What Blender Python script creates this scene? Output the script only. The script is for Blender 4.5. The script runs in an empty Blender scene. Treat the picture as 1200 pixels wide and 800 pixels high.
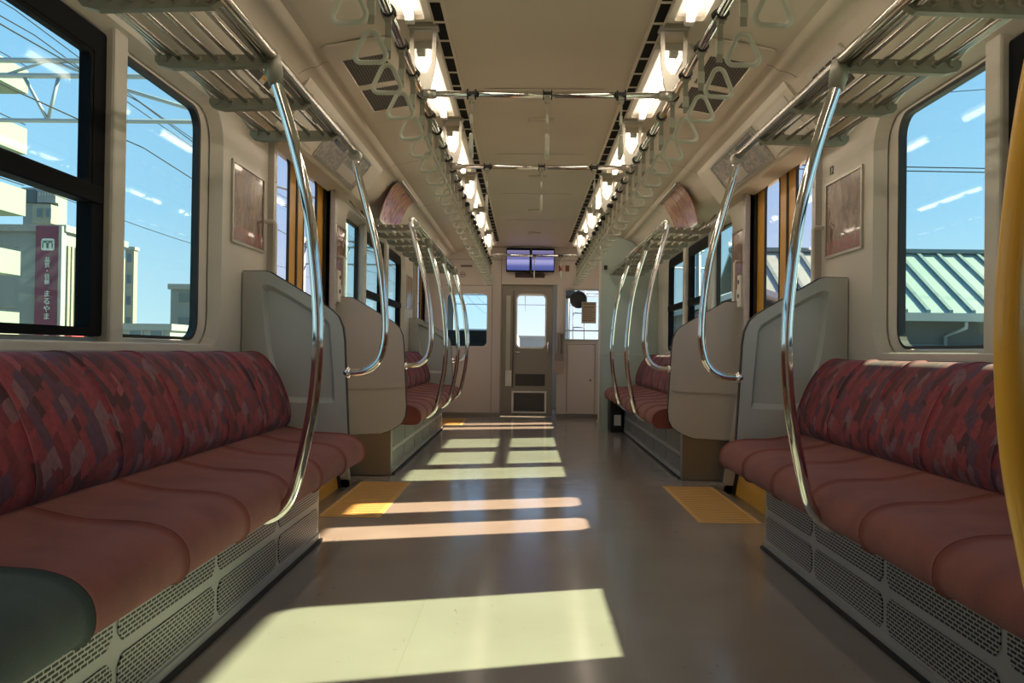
import bpy, bmesh, math, random
from mathutils import Vector, Matrix
from mathutils.geometry import tessellate_polygon
random.seed(7)
scn = bpy.context.scene
COL = scn.collection
PI = math.pi
W = 1.32          # inner wall half width
CAM = Vector((-0.07, 0.0, 0.818))
YEND = 10.62      # cab wall
YBACK = -2.2

# ------------------------------------------------------------------ materials
MATS = {}
def mat(name, col, rough=0.5, metal=0.0, spec=0.5, emit=None, estr=0.0, coat=0.0, sheen=0.0):
    if name in MATS: return MATS[name]
    m = bpy.data.materials.new(name); m.use_nodes = True
    b = m.node_tree.nodes['Principled BSDF']
    b.inputs['Base Color'].default_value = (*col, 1)
    b.inputs['Roughness'].default_value = rough
    b.inputs['Metallic'].default_value = metal
    b.inputs['Specular IOR Level'].default_value = spec
    b.inputs['Coat Weight'].default_value = coat
    b.inputs['Sheen Weight'].default_value = sheen
    if emit:
        b.inputs['Emission Color'].default_value = (*emit, 1)
        b.inputs['Emission Strength'].default_value = estr
    MATS[name] = m
    return m
def N(m, t, **kw):
    n = m.node_tree.nodes.new(t)
    for k, v in kw.items(): setattr(n, k, v)
    return n
def L(m, a, b): m.node_tree.links.new(a, b)
def bsdf(m): return m.node_tree.nodes['Principled BSDF']
def noisy(m, scale=8, amt=0.12, bump=0.0, bscale=200, stretch=(1, 1, 1), detail=3):
    """subtle mottling of the base colour and optional fine bump"""
    b = bsdf(m); c = tuple(b.inputs['Base Color'].default_value)
    tc = N(m, 'ShaderNodeTexCoord'); mp = N(m, 'ShaderNodeMapping')
    mp.inputs['Scale'].default_value = stretch
    L(m, tc.outputs['Object'], mp.inputs['Vector'])
    no = N(m, 'ShaderNodeTexNoise'); no.inputs['Scale'].default_value = scale; no.inputs['Detail'].default_value = detail
    L(m, mp.outputs['Vector'], no.inputs['Vector'])
    cr = N(m, 'ShaderNodeValToRGB')
    cr.color_ramp.elements[0].position = 0.3; cr.color_ramp.elements[1].position = 0.7
    cr.color_ramp.elements[0].color = tuple(x * (1 - amt) for x in c[:3]) + (1,)
    cr.color_ramp.elements[1].color = tuple(min(1, x * (1 + amt)) for x in c[:3]) + (1,)
    L(m, no.outputs['Fac'], cr.inputs['Fac']); L(m, cr.outputs['Color'], b.inputs['Base Color'])
    if bump:
        n2 = N(m, 'ShaderNodeTexNoise'); n2.inputs['Scale'].default_value = bscale
        L(m, mp.outputs['Vector'], n2.inputs['Vector'])
        bp = N(m, 'ShaderNodeBump'); bp.inputs['Strength'].default_value = bump; bp.inputs['Distance'].default_value = 0.002
        L(m, n2.outputs['Fac'], bp.inputs['Height']); L(m, bp.outputs['Normal'], b.inputs['Normal'])
    return m

M_wall = noisy(mat('wall_laminate', (.60, .56, .49), .42), 3, .04)
M_ceil = noisy(mat('ceiling_laminate', (.56, .49, .395), .5), 2, .04)
M_cove = noisy(mat('cove_plastic', (.55, .50, .41), .5), 2, .04)
M_endw = noisy(mat('cab_wall_laminate', (.58, .52, .47), .4), 2, .03)
M_line = mat('panel_joint', (.16, .14, .12), .7)
M_part = noisy(mat('partition_plastic', (.45, .445, .405), .38), 3, .03, .15, 500)
M_steel = noisy(mat('brushed_steel', (.34, .325, .295), .33, .9), 2, .05)
M_chrome = mat('polished_chrome', (.78, .78, .76), .07, 1.0)
M_alu = mat('dull_aluminium', (.50, .48, .43), .38, .85)
M_rackp = mat('rack_grey_casting', (.24, .23, .185), .45, .35)
M_tubes = mat('rack_tube_steel', (.55, .52, .46), .2, 1.0)
M_black = mat('black_window_frame', (.006, .007, .009), .6, spec=.06)
M_rubber = mat('black_rubber', (.012, .012, .012), .6)
M_yel = noisy(mat('yellow_ochre_door', (.62, .33, .055), .38), 4, .06)
M_pole = mat('yellow_pole_coating', (.78, .40, .035), .32, coat=.3)
M_tact = noisy(mat('yellow_floor_vinyl', (.56, .345, .115), .5), 6, .08)
M_white = mat('white_plastic', (.72, .70, .64), .4)
M_ring = mat('pale_grey_ring_plastic', (.48, .48, .40), .32)
M_belt = mat('grey_strap_belt', (.33, .31, .25), .7)
M_dark = mat('dark_metal', (.03, .028, .026), .45, .4)
M_base = noisy(mat('heater_case_grey', (.44, .44, .41), .42, .3), 5, .05)
M_screw = mat('screw_steel', (.3, .3, .3), .3, 1.0)

# floor vinyl
M_floor = mat('floor_vinyl', (.335, .295, .268), .22, spec=.6)
def setup_floor(m):
    b = bsdf(m)
    tc = N(m, 'ShaderNodeTexCoord')
    n1 = N(m, 'ShaderNodeTexNoise'); n1.inputs['Scale'].default_value = 2.2; n1.inputs['Detail'].default_value = 6
    L(m, tc.outputs['Object'], n1.inputs['Vector'])
    cr = N(m, 'ShaderNodeValToRGB'); cr.color_ramp.elements[0].position = .3; cr.color_ramp.elements[1].position = .72
    cr.color_ramp.elements[0].color = (.305, .268, .243, 1); cr.color_ramp.elements[1].color = (.36, .322, .293, 1)
    L(m, n1.outputs['Fac'], cr.inputs['Fac'])
    n3 = N(m, 'ShaderNodeTexNoise'); n3.inputs['Scale'].default_value = 420
    L(m, tc.outputs['Object'], n3.inputs['Vector'])
    mx = N(m, 'ShaderNodeMixRGB', blend_type='MULTIPLY'); mx.inputs[0].default_value = .35
    L(m, cr.outputs['Color'], mx.inputs[1]); L(m, n3.outputs['Fac'], mx.inputs[2])
    # scuffs with a shape of their own
    mp = N(m, 'ShaderNodeMapping'); mp.inputs['Scale'].default_value = (14, 5, 1); mp.inputs['Rotation'].default_value = (0, 0, .5)
    L(m, tc.outputs['Object'], mp.inputs['Vector'])
    n4 = N(m, 'ShaderNodeTexNoise'); n4.inputs['Scale'].default_value = 2.5; n4.inputs['Detail'].default_value = 8; n4.inputs['Distortion'].default_value = 1.5
    L(m, mp.outputs['Vector'], n4.inputs['Vector'])
    c4 = N(m, 'ShaderNodeValToRGB'); c4.color_ramp.elements[0].position = .69; c4.color_ramp.elements[1].position = .74
    c4.color_ramp.elements[0].color = (1, 1, 1, 1); c4.color_ramp.elements[1].color = (.72, .70, .68, 1)
    L(m, n4.outputs['Fac'], c4.inputs['Fac'])
    m2 = N(m, 'ShaderNodeMixRGB', blend_type='MULTIPLY'); m2.inputs[0].default_value = 1
    L(m, mx.outputs[0], m2.inputs[1]); L(m, c4.outputs['Color'], m2.inputs[2])
    L(m, m2.outputs[0], b.inputs['Base Color'])
    n2 = N(m, 'ShaderNodeTexNoise'); n2.inputs['Scale'].default_value = 5; n2.inputs['Detail'].default_value = 5
    L(m, tc.outputs['Object'], n2.inputs['Vector'])
    mr = N(m, 'ShaderNodeMapRange'); mr.inputs['To Min'].default_value = .10; mr.inputs['To Max'].default_value = .22
    L(m, n2.outputs['Fac'], mr.inputs['Value']); L(m, mr.outputs['Result'], b.inputs['Roughness'])
setup_floor(M_floor)

def patchwork():
    m = mat('backrest_patchwork_moquette', (.3, .05, .06), .85, sheen=.08)
    b = bsdf(m); tc = N(m, 'ShaderNodeTexCoord')
    mp = N(m, 'ShaderNodeMapping'); mp.inputs['Scale'].default_value = (1, 21, 14); mp.inputs['Rotation'].default_value = (.45, 0, 0)
    L(m, tc.outputs['Object'], mp.inputs['Vector'])
    sep = N(m, 'ShaderNodeSeparateXYZ'); L(m, mp.outputs['Vector'], sep.inputs[0])
    # skewed lattice of diamonds
    a = N(m, 'ShaderNodeMath', operation='ADD'); L(m, sep.outputs['Y'], a.inputs[0]); L(m, sep.outputs['Z'], a.inputs[1])
    s = N(m, 'ShaderNodeMath', operation='SUBTRACT'); L(m, sep.outputs['Y'], s.inputs[0]); L(m, sep.outputs['Z'], s.inputs[1])
    cb = N(m, 'ShaderNodeCombineXYZ'); L(m, a.outputs[0], cb.inputs['X']); L(m, s.outputs[0], cb.inputs['Y'])
    v = N(m, 'ShaderNodeTexVoronoi', distance='CHEBYCHEV'); v.inputs['Scale'].default_value = 1.0; v.inputs['Randomness'].default_value = .55
    L(m, cb.outputs[0], v.inputs['Vector'])
    cr = N(m, 'ShaderNodeValToRGB'); cr.color_ramp.interpolation = 'CONSTANT'
    cols = [(0, (.065, .006, .012)), (.16, (.135, .010, .020)), (.32, (.21, .022, .032)), (.46, (.075, .022, .050)),
            (.58, (.17, .020, .030)), (.70, (.17, .075, .092)), (.80, (.050, .006, .014)), (.90, (.27, .055, .065))]
    el = cr.color_ramp.elements
    el[0].position, el[0].color = cols[0][0], (*cols[0][1], 1)
    el[1].position, el[1].color = cols[1][0], (*cols[1][1], 1)
    for p, c in cols[2:]:
        e = el.new(p); e.color = (*c, 1)
    L(m, v.outputs['Color'], cr.inputs['Fac'])
    w = N(m, 'ShaderNodeTexNoise'); w.inputs['Scale'].default_value = 60; L(m, tc.outputs['Object'], w.inputs['Vector'])
    mx = N(m, 'ShaderNodeMixRGB', blend_type='OVERLAY'); mx.inputs[0].default_value = .5
    L(m, cr.outputs['Color'], mx.inputs[1]); L(m, w.outputs['Fac'], mx.inputs[2])
    L(m, mx.outputs[0], b.inputs['Base Color'])
    return m
M_back = patchwork()
def plush(name, col, col2):
    m = mat(name, col, .85, sheen=.10)
    b = bsdf(m); tc = N(m, 'ShaderNodeTexCoord')
    no = N(m, 'ShaderNodeTexNoise'); no.inputs['Scale'].default_value = 7; no.inputs['Detail'].default_value = 6
    L(m, tc.outputs['Object'], no.inputs['Vector'])
    cr = N(m, 'ShaderNodeValToRGB'); cr.color_ramp.elements[0].position = .35; cr.color_ramp.elements[1].position = .65
    cr.color_ramp.elements[0].color = (*col, 1); cr.color_ramp.elements[1].color = (*col2, 1)
    L(m, no.outputs['Fac'], cr.inputs['Fac'])
    wv = N(m, 'ShaderNodeTexWave'); wv.bands_direction = 'Y'; wv.inputs['Scale'].default_value = 70; wv.inputs['Distortion'].default_value = 2.0; wv.inputs['Detail Scale'].default_value = 30
    L(m, tc.outputs['Object'], wv.inputs['Vector'])
    mx = N(m, 'ShaderNodeMixRGB', blend_type='MULTIPLY'); mx.inputs[0].default_value = .28
    L(m, cr.outputs['Color'], mx.inputs[1]); L(m, wv.outputs['Fac'], mx.inputs[2]); L(m, mx.outputs[0], b.inputs['Base Color'])
    bp = N(m, 'ShaderNodeBump'); bp.inputs['Strength'].default_value = .35; bp.inputs['Distance'].default_value = .002
    L(m, wv.outputs['Fac'], bp.inputs['Height']); L(m, bp.outputs['Normal'], b.inputs['Normal'])
    return m
M_seat = plush('rose_red_plush', (.20, .048, .038), (.265, .075, .056))
M_seat2 = plush('dark_green_plush', (.030, .052, .050), (.050, .078, .070))

def perforated():
    m = mat('perforated_heater_grille', (.46, .46, .43), .42, .3)
    b = bsdf(m); tc = N(m, 'ShaderNodeTexCoord'); sep = N(m, 'ShaderNodeSeparateXYZ'); L(m, tc.outputs['Object'], sep.inputs[0])
    cb = N(m, 'ShaderNodeCombineXYZ'); L(m, sep.outputs['Y'], cb.inputs['X']); L(m, sep.outputs['Z'], cb.inputs['Y'])
    br = N(m, 'ShaderNodeTexBrick'); br.offset = .5
    br.inputs['Scale'].default_value = 1; br.inputs['Brick Width'].default_value = .0265; br.inputs['Row Height'].default_value = .0102
    br.inputs['Mortar Size'].default_value = .0021; br.inputs['Mortar Smooth'].default_value = .1
    br.inputs['Color1'].default_value = (.006, .006, .006, 1); br.inputs['Color2'].default_value = (.010, .009, .009, 1); br.inputs['Mortar'].default_value = (.46, .46, .43, 1)
    L(m, cb.outputs[0], br.inputs['Vector']); L(m, br.outputs['Color'], b.inputs['Base Color'])
    bp = N(m, 'ShaderNodeBump'); bp.inputs['Strength'].default_value = .8; bp.inputs['Distance'].default_value = .003
    L(m, br.outputs['Fac'], bp.inputs['Height']); L(m, bp.outputs['Normal'], b.inputs['Normal'])
    return m
M_perf = perforated()
def mesh_grille():
    m = mat('ceiling_return_grille', (.42, .37, .28), .5)
    b = bsdf(m); tc = N(m, 'ShaderNodeTexCoord'); sep = N(m, 'ShaderNodeSeparateXYZ'); L(m, tc.outputs['Object'], sep.inputs[0])
    cb = N(m, 'ShaderNodeCombineXYZ'); L(m, sep.outputs['Y'], cb.inputs['X']); L(m, sep.outputs['X'], cb.inputs['Y'])
    br = N(m, 'ShaderNodeTexBrick'); br.offset = .5
    br.inputs['Scale'].default_value = 1; br.inputs['Brick Width'].default_value = .040; br.inputs['Row Height'].default_value = .0125
    br.inputs['Mortar Size'].default_value = .0017
    br.inputs['Color1'].default_value = (.012, .008, .010, 1); br.inputs['Color2'].default_value = (.02, .012, .014, 1); br.inputs['Mortar'].default_value = (.17, .145, .12, 1)
    L(m, cb.outputs[0], br.inputs['Vector']); L(m, br.outputs['Color'], b.inputs['Base Color'])
    return m
M_grille = mesh_grille()

def glass(name, tint, refl=.9):
    m = bpy.data.materials.new(name); m.use_nodes = True; nt = m.node_tree; nt.nodes.clear()
    out = N(m, 'ShaderNodeOutputMaterial'); tr = N(m, 'ShaderNodeBsdfTransparent'); tr.inputs[0].default_value = (*[c ** .5 for c in tint], 1)
    gl = N(m, 'ShaderNodeBsdfGlossy'); gl.inputs['Roughness'].default_value = .02; gl.inputs['Color'].default_value = (refl, refl, refl, 1)
    lw = N(m, 'ShaderNodeLayerWeight'); lw.inputs['Blend'].default_value = .5
    pw = N(m, 'ShaderNodeMath', operation='POWER'); L(m, lw.outputs['Facing'], pw.inputs[0]); pw.inputs[1].default_value = 5
    fr = N(m, 'ShaderNodeMath', operation='MULTIPLY_ADD'); L(m, pw.outputs[0], fr.inputs[0]); fr.inputs[1].default_value = .6; fr.inputs[2].default_value = .025
    mx = N(m, 'ShaderNodeMixShader'); L(m, fr.outputs[0], mx.inputs[0]); L(m, tr.outputs[0], mx.inputs[1]); L(m, gl.outputs[0], mx.inputs[2])
    L(m, mx.outputs[0], out.inputs['Surface'])
    return m
G_win = glass('green_tinted_glass', (.62, .85, .80), .4)
G_door = glass('clear_door_glass', (.93, .84, .86), .4)
G_cab = glass('clear_cab_glass', (.90, .92, .94), .4)

def emis(name, col, s):
    m = bpy.data.materials.new(name); m.use_nodes = True; nt = m.node_tree; nt.nodes.clear()
    out = N(m, 'ShaderNodeOutputMaterial'); e = N(m, 'ShaderNodeEmission'); e.inputs[0].default_value = (*col, 1); e.inputs[1].default_value = s
    L(m, e.outputs[0], out.inputs[0]); return m
E_tube = emis('warm_fluorescent_tube', (1.0, .85, .67), 8.0)
E_diff = mat('lamp_reflector_white', (.42, .39, .34), .35, emit=(1.0, .82, .62), estr=.28)

# poster print materials (abstract, warm photographic look)
def poster(name, seed, cols, scale=3.0, stretch=(1, 6, 2)):
    m = mat(name, (.2, .1, .06), .22, coat=.25)
    b = bsdf(m); tc = N(m, 'ShaderNodeTexCoord'); mp = N(m, 'ShaderNodeMapping')
    mp.inputs['Scale'].default_value = stretch; mp.inputs['Location'].default_value = (seed, seed * 1.7, 0)
    L(m, tc.outputs['Object'], mp.inputs['Vector'])
    no = N(m, 'ShaderNodeTexNoise'); no.inputs['Scale'].default_value = scale; no.inputs['Detail'].default_value = 7; no.inputs['Distortion'].default_value = .8
    L(m, mp.outputs['Vector'], no.inputs['Vector'])
    cr = N(m, 'ShaderNodeValToRGB'); el = cr.color_ramp.elements
    el[0].position = .3; el[0].color = (*cols[0], 1); el[1].position = .72; el[1].color = (*cols[-1], 1)
    for i, c in enumerate(cols[1:-1]):
        e = el.new(.3 + .42 * (i + 1) / (len(cols) - 1)); e.color = (*c, 1)
    L(m, no.outputs['Fac'], cr.inputs['Fac']); L(m, cr.outputs['Color'], b.inputs['Base Color'])
    return m
P1 = poster('poster_print_brown_street', 1.3, [(.045, .02, .012), (.11, .05, .03), (.18, .095, .05), (.24, .15, .09)], 5, (1, 3, 1.6))
P1b = poster('poster_print_red_base', 2.1, [(.16, .03, .03), (.26, .06, .05), (.20, .10, .08), (.36, .18, .14)], 9)
P2 = poster('poster_print_pink_brown', 5.2, [(.12, .05, .04), (.30, .13, .10), (.22, .14, .10), (.42, .26, .2)], 6)
P3 = poster('advert_print_autumn', 8.2, [(.20, .045, .05), (.34, .12, .09), (.46, .26, .11), (.42, .30, .20)], 5, (2, 8, 3))
P4 = poster('advert_print_grey_blue', 3.7, [(.30, .27, .23), (.20, .20, .21), (.42, .38, .33), (.24, .17, .14)], 7, (3, 3, 6))

# ------------------------------------------------------------------ mesh helpers
class MB:
    def __init__(s): s.bm = bmesh.new(); s.mi = 0
    def _faces(s, fs):
        for f in fs: f.material_index = s.mi
    def face(s, pts):
        try:
            f = s.bm.faces.new([s.bm.verts.new(p) for p in pts]); f.material_index = s.mi; return f
        except ValueError: return None
    def box(s, x0, x1, y0, y1, z0, z1, bev=0):
        if x0 > x1: x0, x1 = x1, x0
        if y0 > y1: y0, y1 = y1, y0
        if z0 > z1: z0, z1 = z1, z0
        b2 = bmesh.new() if bev else s.bm
        v = [b2.verts.new(p) for p in ((x0, y0, z0), (x1, y0, z0), (x1, y1, z0), (x0, y1, z0), (x0, y0, z1), (x1, y0, z1), (x1, y1, z1), (x0, y1, z1))]
        for q in ((0, 3, 2, 1), (4, 5, 6, 7), (0, 1, 5, 4), (1, 2, 6, 5), (2, 3, 7, 6), (3, 0, 4, 7)):
            f = b2.faces.new([v[i] for i in q]); f.material_index = s.mi
        if bev:
            bmesh.ops.bevel(b2, geom=b2.edges[:], offset=bev, segments=2, affect='EDGES', profile=.5)
            for f in b2.faces: f.material_index = s.mi
            s.merge(b2)
        return s
    def merge(s, b2, mtx=None):
        vm = {}
        for v in b2.verts: vm[v] = s.bm.verts.new(mtx @ v.co if mtx else v.co)
        for f in b2.faces:
            g = s.bm.faces.new([vm[v] for v in f.verts]); g.material_index = f.material_index; g.smooth = f.smooth
        b2.free()
    def loft(s, rings, closed=True, cap=True, smooth=True):
        """rings: list of lists of points with equal length"""
        vs = [[s.bm.verts.new(p) for p in r] for r in rings]
        n = len(rings[0])
        for a, b in zip(vs, vs[1:]):
            for i in range(n if closed else n - 1):
                j = (i + 1) % n
                f = s.bm.faces.new((a[i], a[j], b[j], b[i])); f.smooth = smooth; f.material_index = s.mi
        if cap and closed:
            for r in (vs[0][::-1], vs[-1]):
                f = s.bm.faces.new(r); f.material_index = s.mi
        return s
    def tube(s, pts, r, seg=12, cap=True):
        pts = [Vector(p) for p in pts]
        t = [(pts[min(i + 1, len(pts) - 1)] - pts[max(i - 1, 0)]).normalized() for i in range(len(pts))]
        up = Vector((0, 0, 1)) if abs(t[0].z) < .9 else Vector((0, 1, 0))
        nrm = (up - t[0] * up.dot(t[0])).normalized()
        rings = []
        for i, p in enumerate(pts):
            nrm = (nrm - t[i] * nrm.dot(t[i])).normalized(); bi = t[i].cross(nrm)
            rr = r[i] if isinstance(r, (list, tuple)) else r
            rings.append([p + nrm * (rr * math.cos(a)) + bi * (rr * math.sin(a)) for a in (2 * PI * k / seg for k in range(seg))])
        return s.loft(rings, True, cap)
    def loop_tube(s, pts, r, seg=8):
        pts = [Vector(p) for p in pts]; n = len(pts); rings = []
        c = sum(pts, Vector()) / n
        nn = (pts[0] - c).cross(pts[n // 4] - c).normalized()
        for i in range(n):
            t = (pts[(i + 1) % n] - pts[i - 1]).normalized(); b = t.cross(nn).normalized()
            rings.append([pts[i] + nn * (r * math.cos(a)) + b * (r * math.sin(a)) for a in (2 * PI * k / seg for k in range(seg))])
        vs = [[s.bm.verts.new(p) for p in q] for q in rings]
        for i in range(n):
            a, b = vs[i], vs[(i + 1) % n]
            for k in range(seg):
                f = s.bm.faces.new((a[k], a[(k + 1) % seg], b[(k + 1) % seg], b[k])); f.smooth = True; f.material_index = s.mi
        return s
    def plate(s, outer, holes, fn, d0, d1):
        """2D polygon with holes, mapped by fn(u, v, d) between depths d0 and d1"""
        loops = [outer] + list(holes)
        flat = [p for lp in loops for p in lp]
        tris = tessellate_polygon([[Vector((p[0], p[1], 0)) for p in lp] for lp in loops])
        for d in (d0, d1):
            vs = [s.bm.verts.new(fn(p[0], p[1], d)) for p in flat]
            for t in tris:
                try:
                    f = s.bm.faces.new([vs[i] for i in t]); f.material_index = s.mi
                except ValueError: pass
        for lp in loops:
            a = [s.bm.verts.new(fn(p[0], p[1], d0)) for p in lp]; b = [s.bm.verts.new(fn(p[0], p[1], d1)) for p in lp]
            n = len(lp)
            for i in range(n):
                j = (i + 1) % n
                f = s.bm.faces.new((a[i], a[j], b[j], b[i])); f.material_index = s.mi
        return s
    def ring2(s, la, lb, fna, fnb):
        n = len(la)
        a = [s.bm.verts.new(fna(*p)) for p in la]; b = [s.bm.verts.new(fnb(*p)) for p in lb]
        for i in range(n):
            j = (i + 1) % n
            f = s.bm.faces.new((a[i], a[j], b[j], b[i])); f.material_index = s.mi; f.smooth = False
        return s
    def build(s, name, mats, parent=None, recalc=True, smooth_angle=None):
        if recalc:
            bmesh.ops.remove_doubles(s.bm, verts=s.bm.verts[:], dist=1e-5)
            bmesh.ops.recalc_face_normals(s.bm, faces=s.bm.faces[:])
        me = bpy.data.meshes.new(name)
        if parent is not None:
            p = parent
            off = Vector()
            while p is not None: off += p.location; p = p.parent
            bmesh.ops.translate(s.bm, verts=s.bm.verts[:], vec=-off)
        s.bm.to_mesh(me); s.bm.free()
        for m in (mats if isinstance(mats, (list, tuple)) else [mats]): me.materials.append(m)
        o = bpy.data.objects.new(name, me); COL.objects.link(o)
        if parent is not None: o.parent = parent
        if smooth_angle:
            me.shade_smooth(); 
            try: me.set_sharp_from_angle(angle=smooth_angle)
            except Exception: pass
        return o

def tag(o, label=None, cat=None, group=None, kind=None):
    if label: o['label'] = label
    if cat: o['category'] = cat
    if group: o['group'] = group
    if kind: o['kind'] = kind
    return o
def empty(name, loc, label=None, cat=None, group=None, kind=None):
    o = bpy.data.objects.new(name, None); COL.objects.link(o); o.location = loc; o.empty_display_size = .1
    return tag(o, label, cat, group, kind)
def struct(o): o['kind'] = 'structure'; return o
KIDS = {}
def copy_tree(o, parent=None):
    c = o.copy(); COL.objects.link(c)
    if parent is not None: c.parent = parent
    for ch in [x for x in o.children]: copy_tree(ch, c)
    return c
def rrect(u0, u1, v0, v1, r, n=6, corners=(1, 1, 1, 1)):
    """rounded rectangle; corners: (u0v0, u1v0, u1v1, u0v1)"""
    pts = []
    for k, (cu, cv, a0) in enumerate(((u0, v0, PI), (u1, v0, 1.5 * PI), (u1, v1, 0), (u0, v1, .5 * PI))):
        rr = r if corners[k] is 1 or corners[k] == 1 else r * corners[k]
        if rr < 1e-4: rr = .0005
        ox = cu + rr * (1 if cu == u0 else -1); oy = cv + rr * (1 if cv == v0 else -1)
        for i in range(n + 1):
            a = a0 + .5 * PI * i / n; pts.append((ox + rr * math.cos(a), oy + rr * math.sin(a)))
    return pts
def spline(pts, n=6):
    out = []
    P = [Vector(p) for p in pts]
    P = [P[0] * 2 - P[1]] + P + [P[-1] * 2 - P[-2]]
    for i in range(1, len(P) - 2):
        for k in range(n):
            t = k / n; a, b, c, d = P[i - 1], P[i], P[i + 1], P[i + 2]
            out.append(.5 * ((2 * b) + (c - a) * t + (2 * a - 5 * b + 4 * c - d) * t * t + (3 * b - a - 3 * c + d) * t ** 3))
    out.append(P[-2]); return out
SIDE = {-1: 'left', 1: 'right'}
ORD = ['nearest', 'second', 'third', 'fourth', 'fifth', 'sixth', 'seventh', 'eighth', 'ninth', 'tenth', 'eleventh', 'twelfth', 'thirteenth',
       'fourteenth', 'fifteenth', 'sixteenth', 'seventeenth', 'eighteenth', 'nineteenth', 'twentieth', 'twenty-first', 'twenty-second',
       'twenty-third', 'twenty-fourth', 'twenty-fifth', 'twenty-sixth', 'twenty-seventh', 'twenty-eighth', 'twenty-ninth', 'thirtieth', 'thirty-first']

# ------------------------------------------------------------------ camera
cd = bpy.data.cameras.new('camera'); cam = bpy.data.objects.new('camera', cd); COL.objects.link(cam); scn.camera = cam
F = 1000.0
cd.sensor_width = 36; cd.lens = F / 1200 * 36; cd.clip_start = .05; cd.clip_end = 2000
yaw, pit, roll = math.atan(17.2 / F), math.atan(11.8 / F), math.radians(.75)
cam.matrix_world = Matrix.Translation(CAM) @ (Matrix.Rotation(yaw, 4, 'Z') @ Matrix.Rotation(PI / 2 + pit, 4, 'X') @ Matrix.Rotation(roll, 4, 'Z'))

# ------------------------------------------------------------------ layout
DOORS = [(4.11, 5.36), (9.35, 10.42)]          # side doors in view
DOOR_B = (-1.35, -.10)                          # door zone behind the camera
GROUPS = [(.42, 3.46, [(.58, 1.44), (1.56, 2.545), (2.64, 3.34)]), (5.82, 8.72, [(5.95, 6.50), (6.63, 7.55), (7.69, 8.60)])]
ZS, ZT = .845, 1.757                             # window glass
DT = 1.90                                       # door head
def CN(k): return (1, .12, .12, 1) if k == 0 else ((.12, 1, 1, .12) if k == 2 else (.12,) * 4)
def side(sx): return lambda u, v, d: (sx * d, u, v)
alldoors = [DOOR_B] + DOORS
for sx in (-1, 1):
    mb = MB()
    gh = [rrect(g0, g1, .805, 1.795, .15) for g0, g1, _ in GROUPS]
    edges = [YBACK] + [v for d in alldoors for v in d] + [YEND + .1]
    for a, b in zip(edges[::2], edges[1::2]):
        rect = [(a, -.12), (b, -.12), (b, 1.84), (a, 1.84)]
        ing = [i for i, g in enumerate(GROUPS) if a < g[0] and g[1] < b]
        mb.plate(rect, [gh[i] for i in ing], side(sx), W, W + .05)
        mb.plate(rect, [rrect(p, q, ZS, ZT, .085, corners=CN(k)) for i in ing for k, (p, q) in enumerate(GROUPS[i][2])], side(sx), W + .05, W + .08)
    for a, b in alldoors: mb.box(sx * (W + .075), sx * (W + .10), a - .02, b + .02, DT - .01, 2.02)
    # splayed reveal between the liner opening and the outer skin
    for (g0, g1, _), h in zip(GROUPS, gh):
        h2 = rrect(g0 + .03, g1 - .03, .825, 1.768, .12)
        mb.ring2(h, h2, lambda u, v: (sx * W, u, v), lambda u, v: (sx * (W + .045), u, v))
    struct(mb.build('wall_' + SIDE[sx], M_wall))
    # window sill ledge above the seat backs
    for g0, g1, _ in GROUPS:
        mb = MB().box(sx * (W - .012), sx * (W + .045), g0 + .12, g1 - .12, .80, .832, .006)
        struct(mb.build('trim_1', M_wall))

wn = 1
for sx in (-1, 1):
    for gi, (g0, g1, wins) in enumerate(GROUPS):
        for i, (a, b) in enumerate(wins):
            fixed = (i == 2) if gi == 0 else (i == 0)
            t = empty('window_%d' % wn, (sx * (W + .05), a, ZS), kind='structure'); wn += 1
            X0 = W + .062; S = side(sx)
            fw = .016 if fixed else .072
            mb = MB()
            mb.plate(rrect(a + .002, b - .002, ZS + .002, ZT - .002, .083, corners=CN(i)), [rrect(a + fw, b - fw, ZS + (fw * .8 if fixed else .028), ZT - fw, .075 if fixed else .05, corners=CN(i))], S, W + (.046 if fixed else .028), W + .074)
            mb.build('window_frame', M_black if not fixed else M_rubber, t)
            if not fixed:
                MB().box(sx * (W + .018), sx * (W + .07), a + .03, b - .03, 1.238, 1.290, .004).build('sash_rail', M_black, t)
                mb = MB()
                mb.plate(rrect(a + fw - .004, b - fw + .004, 1.28, ZT - fw + .004, .03), [rrect(a + fw + .016, b - fw - .016, 1.296, ZT - fw - .014, .02)], S, W + .03, W + .05)
                mb.build('upper_sash', M_black, t)
            mb = MB(); mb.plate(rrect(a + .008, b - .008, ZS + .008, ZT - .008, .078, corners=CN(i)), [], S, W + .060, W + .066)
            mb.build('pane', G_win, t)
        # pillars standing between the panes
        for (a, b), (c, d) in zip(wins, wins[1:]):
            mb = MB().box(sx * (W + .004), sx * (W + .055), b + .004, c - .004, .82, 1.785, .01)
            struct(mb.build('trim_2', M_wall))

# floor with door wells
mb = MB()
mb.box(-1.10, 1.10, YBACK, YEND + 1.9, -.14, 0)
edges = [YBACK] + [v for d in alldoors for v in d] + [YEND + 1.9]
for a, b in zip(edges[::2], edges[1::2]):
    for sx in (-1, 1): mb.box(sx * 1.10, sx * (W + .02), a, b, -.14, 0)
struct(mb.build('floor', M_floor))
# faint seams in the vinyl
mb = MB()
mb.box(-.3912, -.3888, YBACK, YEND, .0001, .0004)
struct(mb.build('trim_3', mat('vinyl_weld_seam', (.25, .225, .20), .25)))
for sx in (-1, 1):
    for a, b in alldoors:
        mb = MB()
        mb.box(sx * 1.10, sx * 1.40, a, b, -.13, -.055)
        mb.box(sx * 1.085, sx * 1.115, a + .01, b - .01, -.06, .004, .003)
        struct(mb.build('trim_4', M_steel))
        mb = MB(); mb.box(sx * 1.13, sx * 1.16, a + .03, b - .03, -.056, -.046); struct(mb.build('trim_5', M_rubber))

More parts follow.
